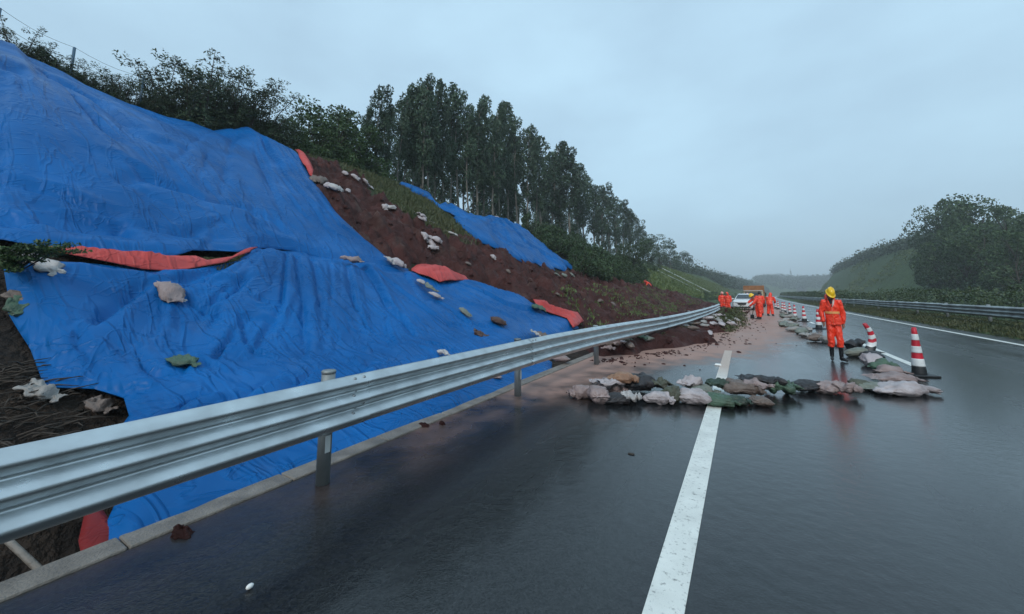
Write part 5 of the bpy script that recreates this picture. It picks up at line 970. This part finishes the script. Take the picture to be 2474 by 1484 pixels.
for i, (u, v, k) in enumerate(wl_):
    p = at_d(u, 18.9 + .6*(i % 2)); H = max(.7, th(p, u, v)*(.88 if u < 310 else 1.04)); tree('wisp', k, H, p - [0, 0, .15], g0.uniform(-.6, .6)+YAW, 'shrub', '%s wiry windblown shrub from the left behind the crest of the upper tarpaulin' % ordw[i], 'shrub', 'windblown shrubs on the crest', M_SHRUB, sx_=1.2, nleaf=3400)
for i in range(26):
    u = -20 + 640*(i+g0.random())/26; p = at_d(u, 18.7 + g0.random()*.8); v = np.interp(u, [0, 60, 200, 300, 450, 600], [85, 130, 195, 230, 265, 270]) + g0.uniform(-10, 10)
    tree('bush', i % 4, max(.5, th(p, u, v)), p - [0, 0, .1], g0.uniform(0, 6), 'bush', 'dark low bush along the crest above the upper tarpaulin', 'bush', 'low bushes above the upper tarpaulin', M_SHRUB, sx_=1.2, nleaf=1800)
# understorey at the foot of the eucalyptus stand, and bushes on the slope right of the far tarpaulin
for i in range(40):
    u = 900 + 640*(i+g0.random())/40; p = at_d(u, 18.6 + 2.2*g0.random()); tree('bush', int(g0.integers(0, 4)), g0.uniform(.5, 1.2), p - [0, 0, .2], g0.uniform(0, 6), 'bush', 'dark bush at the foot of the eucalyptus stand', 'bush', 'undergrowth at the foot of the stand', M_BUSH, sx_=1.2, nleaf=1800)
n_ = 0
while n_ < 110:
    u = g0.uniform(1235, 1600); v = g0.uniform(550, 705); 
    if v < np.interp(u, [1235, 1300, 1400, 1560, 1600], [556, 590, 620, 640, 650]) or (u < 1395 and v > np.interp(u, [1235, 1395], [545, 655]) - 12) or v > np.interp(u, [1395, 1450, 1600], [660, 678, 690]): 
        if not (u < 1395 and np.interp(u, [1235, 1300, 1400], [545, 575, 600]) < v < np.interp(u, [1235, 1395], [545, 655]) - 6): continue
    p = cast(u, v)
    if u > 1550 and v > 655: continue
    tree('bush', int(g0.integers(0, 4)), g0.uniform(1.1, 2.4), p - [0, 0, .25], g0.uniform(0, 6), 'bush', 'dark green bush on the overgrown slope right of the far tarpaulin', 'bush', 'bushes on the overgrown slope', M_BUSH, sx_=1.15, nleaf=1800); n_ += 1
for i, (u, d_, v, k, lb) in enumerate([(1528, 11, 585, 0, 'dark rounded tree low on the slope left of the grass'), (1500, 14, 590, 1, 'broad dark tree behind the rounded one on the overgrown slope'), (1570, 16, 575, 2, 'tree at the right end of the eucalyptus stand'), (1600, 19, 566, 0, 'open crowned tree standing out against the sky right of the stand'), (1622, 20, 592, 1, 'small open crowned tree below the one against the sky'), (1652, 22, 610, 2, 'small pointed dark tree alone on the far crest')]):
    p = at_d(u, d_); tree('broad', k, th(p, u, v), p - [0, 0, .3], i*1.3, 'broadleaf_tree', lb, 'tree', None, M_BUSH, sx_=1.3, nleaf=3600)
# toe of the grass slope
for i in range(34):
    u = 1690 + 90*g0.random(); v = 716 + 16*g0.random(); p = cast(u, v-4)
    if p[1] < 30: continue
    tree('bush', int(g0.integers(0, 4)), g0.uniform(.7, 1.3), p - [0, 0, .2], g0.uniform(0, 6), 'bush', 'olive bush at the toe of the grass slope behind the bent rail end', 'bush', 'bushes at the toe of the grass slope', M_BUSH, nleaf=1800)
# near shrub at the left border with feathery leaves
sp_ = cast(30, 665); o = empty('shrub', tuple(sp_)); tag(o, 'feathery green shrub at the left border in front of the upper tarpaulin', 'shrub'); w_ = MB(); C = []; gg = np.random.default_rng(3)
for (u, v) in [(200, 606), (170, 590), (110, 584), (60, 592), (20, 600), (0, 640), (60, 625), (30, 655), (90, 600), (140, 600), (-20, 600), (10, 620)]:
    r = ray(u, v); e = np.array([0, 0, CAM_H]) + r*(depth(sp_) - .35) - sp_; s = Vector((0, 0, .0)); e = Vector(e); mid = s.lerp(e, .55) + Vector((0, 0, .10)); w_.tube([s, mid, e], [.010, .007, .003], n=5)
    for q in np.linspace(.35, 1, 7): c = (s.lerp(mid, q*2) if q < .5 else mid.lerp(e, q*2-1)); C.append(clump(c, (.085, .085, .022), 34, gg))
V, F = leaf_np(np.concatenate(C), .045, .018, gg); mesh_np('crown', V, F, M_BROAD, o, smooth=False); w_.build('trunk', M_TWIG, o, smooth=True)
# ------------------------------------------------------------------ right-hand big trees
for i, (u, e_, v, sx_) in enumerate([(2245, 30, 503, .8), (2300, 31, 488, .9), (2345, 31, 474, 1.0), (2395, 32, 478, 1.0), (2440, 31, 490, 1.0), (2480, 30, 520, 1.0), (2530, 30, 500, 1.), (2270, 27, 560, 1.0), (2330, 26.5, 545, 1.0), (2390, 26.5, 540, 1.0), (2450, 26.5, 550, 1.0), (2240, 29, 590, .9)]):
    u = 2215 + (u-2245)*1.0 + 45; p = at_d(u, -e_); H = th(p, u, v)
    tree('broad', i % 3, H, p - [0, 0, .4], i*1.1, 'broadleaf_tree', '%s %s tree from the left in the dark far right clump' % (ordn[i if i < 7 else i-7], 'tall' if i < 7 else 'lower front'), 'tree', 'dark trees on the far right bank', M_BUSH, sx_=sx_*.85, nleaf=3600)
gx_ = []
for i in range(46):
    u = 2262 + 280*g0.random(); p = at_d(u, -(25.5 + 6*g0.random())); tree('bush', int(g0.integers(0, 4)), g0.uniform(2., 4.5), p - [0, 0, .4], g0.uniform(0, 6), 'bush', 'dark bush filling the foot of the tree clump on the far right bank', 'bush', 'bushes under the right-hand trees', M_BUSH, sx_=1.2, nleaf=1800)
# ------------------------------------------------------------------ stuff: woods, hedge, grass, clods
def cloud(name, P, sizes, k, L, Wd, m, g, label, cat, kind='stuff'):
    P = np.asarray(P); n = len(P); C = np.repeat(P, k, 0) + unit(n*k, g)*(g.random(n*k)**.4)[:, None]*np.repeat(np.asarray(sizes), k, 0); LL = np.repeat(np.asarray(L)*np.ones(n), k); V, F = leaf_np(C, LL, LL*Wd, g); o = mesh_np(name, V, F, m, smooth=False); return tag(o, label, cat, kind=kind)
g1 = np.random.default_rng(5); P = []; Sz = []; L_ = []
for i in range(5200):          # left ridge beyond the grass slope
    Y = g1.uniform(120, 560)**1.0; d_ = g1.uniform(11, 34) if Y > 190 else g1.uniform(17.5, 34); X = float(curve(Y)) - d_; s_ = g1.uniform(1.2, 2.6)
    P.append((X, Y, float(T(X, Y)) + g1.uniform(.3, 1.)*s_*1.1 + (2.5 if g1.random() < .07 else 0))); Sz.append((s_, s_, s_*.9)); L_.append(.35 + Y*.0022)
cloud('wood', P, Sz, 16, L_, .6, M_WOODF, g1, 'dark far wood on the left ridge beyond the grass slope', 'wood')
P = []; Sz = []; L_ = []
for i in range(4200):          # right ridge
    Y = g1.uniform(110, 300); e_ = g1.uniform(36.5, 58)
    X = float(curve(Y)) + e_; s_ = g1.uniform(1.3, 2.8); P.append((X, Y, float(T(X, Y)) + g1.uniform(.2, 1)*s_*1.1)); Sz.append((s_, s_, s_*.9)); L_.append(.4 + Y*.0022)
cloud('wood', P, Sz, 14, L_, .6, M_WOODF, g1, 'hazy wood along the crest of the far right bank', 'wood')
P = []; Sz = []; L_ = []
for i in range(3000):
    Y = g1.uniform(80, 290); e_ = g1.uniform(26, 38); 
    if float(vn(np.array([e_*.25+Y*.03]), np.array([Y*.05]), seed=41)[0]) < -.05: continue
    X = float(curve(Y)) + e_; P.append((X, Y, float(T(X, Y)) + .15)); s_ = g1.uniform(.4, 1.0); Sz.append((s_, s_, s_*.5)); L_.append(.3 + Y*.0015)
cloud('ground_cover', P, Sz, 9, L_, .5, M_GRASSY, g1, 'light green scrub covering the far right bank below its wood', 'scrub')
P = []; Sz = []; L_ = []
for i in range(3500):
    X = g1.uniform(20, 330); Y = g1.uniform(640, 800); s_ = g1.uniform(2.5, 5); P.append((X, Y, float(T(X, Y)) + s_*.7)); Sz.append((s_, s_, s_)); L_.append(2.2)
cloud('wood', P, Sz, 9, L_, .7, M_WOODF, g1, 'faint wooded hill closing the highway in the distance', 'wood')
# hedge in the median
P = []; Sz = []; L_ = []; Y = 2.0
while Y < 420:
    st = .11 + Y*.0035; 
    for k in range(7):
        e_ = 10.1 + g1.uniform(0, 1.9); hh = .24 + g1.uniform(.1, 1.62 + .28*float(vn(np.array([Y*.35]), np.array([0.]), seed=77)[0])); X = float(curve(Y)) + e_; P.append((X, Y + g1.uniform(0, st), hh)); s_ = .16 + Y*.0016; Sz.append((s_, s_, s_)); L_.append(.075 + Y*.0022)
    Y += st
hd = cloud('hedge', P, Sz, 12, L_, .5, M_HEDGE, g1, 'long dense green hedge in the median behind the far guardrail', 'hedge', kind=None)
if 'kind' in hd: del hd['kind']
def grass(name, P, h, wd, m, label, g, per=5, spread=.12, cat='grass'):
    P = np.repeat(np.asarray(P), per, 0); n = len(P); P = P + np.column_stack([g.normal(0, spread, n), g.normal(0, spread, n), np.zeros(n)]); P[:, 2] -= .03; H = h*g.uniform(.4, 1.2, n); az = g.uniform(0, 6.28, n); w_ = np.asarray(wd)*np.ones(n)
    side = np.column_stack([np.cos(az), np.sin(az), 0*az])*w_[:, None]/2; le = np.column_stack([g.normal(0, .35, n)*H, g.normal(0, .35, n)*H, H])
    V = np.stack([P-side, P+side, P+le*.55+side*.7, P+le, P+le*.55-side*.7], 1).reshape(-1, 3); b = np.arange(n)*5; F = np.concatenate([np.stack([b, b+1, b+2, b+4], 1)]); F3 = np.stack([b+4, b+2, b+3, b+3], 1)
    me = mesh_np(name, V, np.concatenate([F]), m, smooth=False); 
    o3 = None; return tag(me, label, cat, kind='stuff')
P = []
for i in range(15000):
    Y = 3 + 90*g1.random()**1.7; e_ = g1.uniform(8.05, 10.3); P.append((float(curve(Y))+e_, Y, float(T(float(curve(Y))+e_, Y))))
P = np.array(P); grass('grass', P, .26, .018 + .0009*np.repeat(P[:, 1], 6), M_GRASS, 'rough green grass on the verge beneath the far guardrail', g1, per=6, spread=.07)
def poly_pts(poly_uv, n, g, off=0):
    w = np.array([cast(u, v) for u, v in poly_uv])[:, :2]; mn, mx_ = w.min(0), w.max(0); Q = g.uniform(mn, mx_, (n*6, 2)); Q = Q[inside(Q, w)][:n]; return np.column_stack([Q, T(Q[:, 0], Q[:, 1]) + off]), w
HUMP = [(800, 396), (870, 415), (930, 440), (1000, 462), (1040, 490), (1085, 530), (1110, 550), (1150, 592), (1120, 590), (1060, 565), (1000, 530), (950, 500), (915, 470), (880, 436), (840, 418)]
Q, hw_ = poly_pts(HUMP, 9000, g1); grass('grass', Q, .30, .035, M_GRASS, 'olive yellow grass on the remaining hump between the slide and the far tarpaulin', g1, per=6, spread=.12)
Q, _ = poly_pts([(700, 370), (760, 372), (830, 392), (900, 425), (960, 448), (900, 445), (850, 415), (780, 398), (730, 385)], 3000, g1); grass('grass', Q, .4, .035, M_GRASS, 'dark green turf overhanging the head of the slide', g1, per=6, spread=.15)
Q, _ = poly_pts([(1545, 650), (1590, 640), (1660, 655), (1760, 700), (1755, 722), (1680, 718), (1600, 700), (1540, 690)], 16000, g1); grass('grass', Q, .45, .12, M_GRASSY, 'light green grass slope with drain lines beyond the bushes', g1, per=5, spread=.3)
Q, _ = poly_pts([(260, 632), (440, 640), (620, 620), (600, 640), (520, 656), (460, 640), (300, 638)], 1500, g1); grass('grass', Q, .16, .014, M_GRASS, 'green weeds on the bench in the gap between the two big tarpaulins', g1, per=6, spread=.05)
# mud slide
yM = np.concatenate([np.arange(4.5, 24, .09), np.arange(24, 62, .16)]); sM = np.arange(-18.6, -.6, .09); SS, YY = np.meshgrid(sM, yM); XX = SS+curve(YY); of, sd_ = mud_off(XX, YY); base_ = np.maximum(T(XX, YY), -.02); Z = base_ + of.reshape(SS.shape)
idx = np.arange(SS.size).reshape(SS.shape); F = np.stack([idx[:-1, :-1], idx[:-1, 1:], idx[1:, 1:], idx[1:, :-1]], -1).reshape(-1, 4); keep = (sd_[F] > -.45).any(1); F = F[keep]; used = np.unique(F); rem = np.full(SS.size, -1); rem[used] = np.arange(len(used))
M_MUD = mat('wet red mud', (.090, .030, .025), rough=.62, col2=(.036, .013, .011), vscale=1.6, bump=.9, bscale=26, spec=.18, rvar=.14, detail=8)
def mud_extra():
    n = M_MUD.node_tree.nodes; l = M_MUD.node_tree.links; p = n['Principled BSDF']; src = p.inputs['Base Color'].links[0].from_socket; t = n.new('ShaderNodeTexCoord'); a = n.new('ShaderNodeTexNoise'); a.inputs['Scale'].default_value = 1.1; a.inputs['Detail'].default_value = 9; l.new(t.outputs['Object'], a.inputs['Vector'])
    r = n.new('ShaderNodeMapRange'); r.inputs['From Min'].default_value = .55; r.inputs['From Max'].default_value = .75; r.inputs['To Max'].default_value = .8; l.new(a.outputs[0], r.inputs[0]); x = n.new('ShaderNodeMixRGB'); x.inputs[2].default_value = (.125, .075, .062, 1); l.new(r.outputs[0], x.inputs[0]); l.new(src, x.inputs[1]); l.new(x.outputs[0], p.inputs['Base Color'])
mud_extra()
_n = M_MUD.node_tree.nodes; _l = M_MUD.node_tree.links; _b = _n.new('ShaderNodeBump'); _b.inputs['Strength'].default_value = 1.0; _b.inputs['Distance'].default_value = .22
_t = _n.new('ShaderNodeTexCoord'); _z = _n.new('ShaderNodeTexNoise'); _z.inputs['Scale'].default_value = 2.6; _z.inputs['Detail'].default_value = 9; _z.inputs['Roughness'].default_value = .68; _z.inputs['Distortion'].default_value = .6; _l.new(_t.outputs['Object'], _z.inputs['Vector']); _l.new(_z.outputs[0], _b.inputs['Height'])
_p = _n['Principled BSDF']; _o = _p.inputs['Normal'].links[0].from_node; _l.new(_b.outputs[0], _o.inputs['Normal'])
mo = mesh_np('mud_slide', np.stack([XX, YY, Z], -1).reshape(-1, 3)[used], rem[F], M_MUD); tag(mo, 'dark red mud slide running down the slope onto the shoulder', 'mud', kind='structure')
# clods
g2 = np.random.default_rng(9); mn, mx_ = scp.min(0), scp.max(0); Q = g2.uniform(mn, mx_, (26000, 2)); sdq = sdist(Q, scp); Q = Q[sdq > -.1]; w8 = g2.random(len(Q)) < np.clip(16/np.hypot(Q[:, 0], Q[:, 1]), .12, 1); Q = Q[w8][:1500]
ico = np.array([(0, 0, -1), (.72, -.53, -.45), (-.28, -.85, -.45), (-.89, 0, -.45), (-.28, .85, -.45), (.72, .53, -.45), (.28, -.85, .45), (-.72, -.53, .45), (-.72, .53, .45), (.28, .85, .45), (.89, 0, .45), (0, 0, 1)])
icf = np.array([(0, 1, 2), (1, 0, 5), (0, 2, 3), (0, 3, 4), (0, 4, 5), (1, 5, 10), (2, 1, 6), (3, 2, 7), (4, 3, 8), (5, 4, 9), (1, 10, 6), (2, 6, 7), (3, 7, 8), (4, 8, 9), (5, 9, 10), (6, 10, 11), (7, 6, 11), (8, 7, 11), (9, 8, 11), (10, 9, 11)])
def clods(name, Pc, r, m, label, g, flat=.7):
    n = len(Pc); J = ico[None]*(1+.28*g.normal(size=(n, 12, 1)))*np.array([1, 1, flat])*(r[:, None, None]); V = (Pc[:, None] + J).reshape(-1, 3); F = (icf[None] + (np.arange(n)*12)[:, None, None]).reshape(-1, 3); return tag(mesh_np(name, V, F, m, smooth=False), label, 'soil', kind='stuff')
clods('mud_clods', np.column_stack([Q, mud_z(Q[:, 0], Q[:, 1])+.01]), .012+.10*g2.random(len(Q))**2.2, M_MUD, 'clods and lumps of red mud strewn over the slide', g2)
E = scp[18:30]; Pc = []
for i in range(330):
    k = g2.integers(0, len(E)-1); q = E[k] + (E[k+1]-E[k])*g2.random(); dv = np.array([.9, -.35]); q = q + dv*g2.exponential(.35); Pc.append((q[0], q[1], .008))
Pc = np.array(Pc); clods('mud_crumbs', Pc, .015+.045*g2.random(len(Pc))**2.5, M_MUD, 'crumbs of mud scattered on the silty road at the edge of the slide', g2, .45)
for i, (u, v, w_, lb) in enumerate([(440, 1290, 84, 'flattened lump of red clay on the shoulder under the rail at lower left'), (1024, 1030, 34, 'red clay lump on the shoulder, left one of two'), (1068, 1026, 20, 'small red clay lump right of the other one on the shoulder')]):
    p = gp(u, v); r = px(w_, p)/2; V = []; n = 26; rr_ = g2.uniform(.65, 1.1, n); F = []; ringz = [(1.0, .002), (.8, .022), (.45, .034), (0.02, .030)]
    for (f_, z) in ringz: V += [(p[0]+r*f_*rr_[k]*math.cos(6.283*k/n), p[1]+.5*r*f_*rr_[k]*math.sin(6.283*k/n), z*(1+.3*g2.normal() if f_ < 1 else 1)) for k in range(n)]
    for a in range(3): F += [(a*n+k, a*n+(k+1) % n, (a+1)*n+(k+1) % n, (a+1)*n+k) for k in range(n)]
    tag(mesh_np('clay_lump', V, F, M_MUD), lb, 'clay lump')
# weeds torn down with the debris
def weed_zone(poly, n, h, m, label, dmin=0):
    w = np.array([cast(u, v, lambda X, Y: np.maximum(T(X, Y), 0)) for u, v in poly])[:, :2]; mn, mx_ = w.min(0), w.max(0); Q = g2.uniform(mn, mx_, (n*8, 2)); Q = Q[inside(Q, w)]; Q = Q[fbm(Q[:, 0]*.5, Q[:, 1]*.5, seed=55) > -.1]; Q = Q[(curve(Q[:, 1])-Q[:, 0] > dmin)][:n]; return grass('weeds', np.column_stack([Q, mud_z(Q[:, 0], Q[:, 1])]), h, .05, m, label, g2, per=5, spread=.12)
weed_zone([(1300, 740), (1420, 700), (1560, 705), (1700, 735), (1640, 765), (1500, 790), (1380, 800)], 1700, .20, M_GRASSY, 'torn green and brown weeds mixed into the debris above the rail', 4.0)
weed_zone([(1740, 800), (1745, 780), (1790, 770), (1815, 778), (1790, 795), (1750, 812)], 700, .12, M_GRASS, 'green turf on the debris heap beside the bent rail end')
weed_zone([(1570, 810), (1660, 795), (1700, 800), (1640, 830), (1590, 835)], 220, .09, M_GRASS, 'brown weeds on the debris under the rail')
# dead branches at lower left
tw = MB(); g3 = np.random.default_rng(17)
for i in range(150):
    v = g3.uniform(880, 1120); u = g3.uniform(-60, np.interp(v, [880, 1000, 1120], [60, 200, 250])); p = cast(u, v); 
    if p[0] > -3.6: continue
    a = g3.uniform(-1.6, 1.6); L = g3.uniform(.10, .45); e = p + np.array([math.cos(a)*L*.6, math.sin(a)*L, g3.uniform(-.05, .10)]); tw.tube([tuple(p+[0, 0, .03]), tuple((p+e)/2+[0, 0, .05]), tuple(e+[0, 0, .03])], [.009*g3.uniform(.5, 1.3), .007, .003], n=4)
tag(tw.build('dead_branches', M_TWIG, None, smooth=True), 'tangle of dead branches and roots on dark soil at lower left', 'branches', kind='stuff')
# pipe in the ditch, lower left
pa, pb = cast(148, 1275), cast(188, 1325); tag(MB().tube([(-4.9, yk0-.42, .12), (-3.55, yk0-.20, -.10)], .018, n=10).build('pipe', M_CONC, None, smooth=True), 'thin pale pipe crossing the ditch under the guardrail at lower left', 'pipe')
# small litter on the road
M_WP = mat('white plastic', (.75, .75, .73), rough=.4)
q = gp(603, 1424); tag(MB().ell((q[0], q[1], .014), (.013, .020, .013), 10, 6).build('pebble', M_WP, None, smooth=True), 'small white pebble on the dark asphalt near the bottom of the picture', 'pebble')
q = gp(1735, 883); tag(MB().box((q[0], q[1], .02), (.14, .10, .03), taper=.7).build('foam_scrap', M_WP, None, bevel=.004), 'small white foam scrap on the road left of the white line', 'scrap')
q = gp(1525, 1098); tag(MB().ell((q[0], q[1], .006), (.035, .022, .006), 8, 5).build('leaf', M_TWIG, None, smooth=True), 'single dead leaf on the asphalt below the sandbag row', 'leaf')
# ------------------------------------------------------------------ fence on the crest
fe = empty('wire_fence', (-19, 3, 8)); tag(fe, 'thin wire fence with blue grey posts along the crest at upper left', 'fence'); M_FP = mat('blue grey paint', (.05, .11, .17), rough=.5); tops = []
for u, vt in [(-120, -25), (93, 86), (283, 168), (420, 225)]:
    p = at_d(u, 18.9); h = th(p, u, vt); tops.append((p[0], p[1], p[2]+h)); par(MB().tube([tuple(p), (p[0], p[1], p[2]+h)], .035 if u != 93 else .04, n=8).build('post', M_FP, None, smooth=True), fe)
for dz in (0.0, -.45, -.9):
    V = []
    for a, b in zip(tops[:-1], tops[1:]):
        for t in np.linspace(0, 1, 6)[:-1]: V.append((a[0]+(b[0]-a[0])*t, a[1]+(b[1]-a[1])*t, a[2]+(b[2]-a[2])*t + dz - .25*math.sin(math.pi*t)*.5))
    V.append((tops[-1][0], tops[-1][1], tops[-1][2]+dz)); par(MB().tube(V, .006, n=4).build('wire', M_IRON, None), fe)
# drain lines on the grass slope
for (a, b, w_, lb) in (((1562, 636), (1716, 711), .16, 'pale concrete drain line down the grass slope, the upper and wider of two'), ((1536, 634), (1702, 713), .07, 'thin pale pipe down the grass slope just below the drain line')):
    pts = [cast(a[0]+(b[0]-a[0])*t, a[1]+(b[1]-a[1])*t) + [0, 0, .42] for t in np.linspace(0, 1, 16)]; tag(MB().tube([tuple(p) for p in pts], w_, n=8).build('drain_pipe', mat('pale concrete', (.42, .45, .42), rough=.6), None, smooth=True), lb, 'drain')
# far mast
r = ray(1913, 690); k_ = 620/depth(np.array([0, 0, CAM_H])+r); b0 = np.array([0, 0, CAM_H]) + r*k_; zt = CAM_H + ray(1912, 654)[2]*k_
ms = empty('lattice_mast', (b0[0], b0[1], 10)); tag(ms, 'faint lattice mast on the distant hill', 'mast'); M_MAST = mat('mast steel', (.10, .11, .12), rough=.5)
mb = MB()
for sx_, sy_ in ((-1, -1), (1, -1), (1, 1), (-1, 1)): mb.tube([(sx_*1.4, sy_*1.4, 0), (sx_*.5, sy_*.5, zt-10)], .28, n=5)
for i in range(9):
    z = (zt-10)*i/9; z2 = (zt-10)*(i+1)/9; a = 1.4-.9*i/9; a2 = 1.4-.9*(i+1)/9
    for s in (-1, 1): mb.tube([(-a, s*a, z), (a2, s*a2, z2)], .14, n=4); mb.tube([(s*a, -a, z), (s*a2, a2, z2)], .14, n=4)
mb.build('lattice', M_MAST, ms); MB().tube([(0, 0, zt-10), (0, 0, zt-6)], .2, n=5).build('aerial', M_MAST, ms)
# ------------------------------------------------------------------ haze
hb = MB().box((60, 430, 19), (1500, 1300, 72)).build('haze', None, None); hb.name = 'haze'; tag(hb, kind='stuff'); hb['kind'] = 'stuff'
hm = bpy.data.materials.new('haze air'); hm.use_nodes = True; n = hm.node_tree.nodes; n.clear(); ou = n.new('ShaderNodeOutputMaterial'); pv = n.new('ShaderNodeVolumePrincipled'); pv.inputs['Color'].default_value = (.88, .94, .98, 1); pv.inputs['Density'].default_value = HAZE_DENSITY; pv.inputs['Anisotropy'].default_value = .0
hm.node_tree.links.new(pv.outputs[0], ou.inputs['Volume']); hb.data.materials.append(hm)
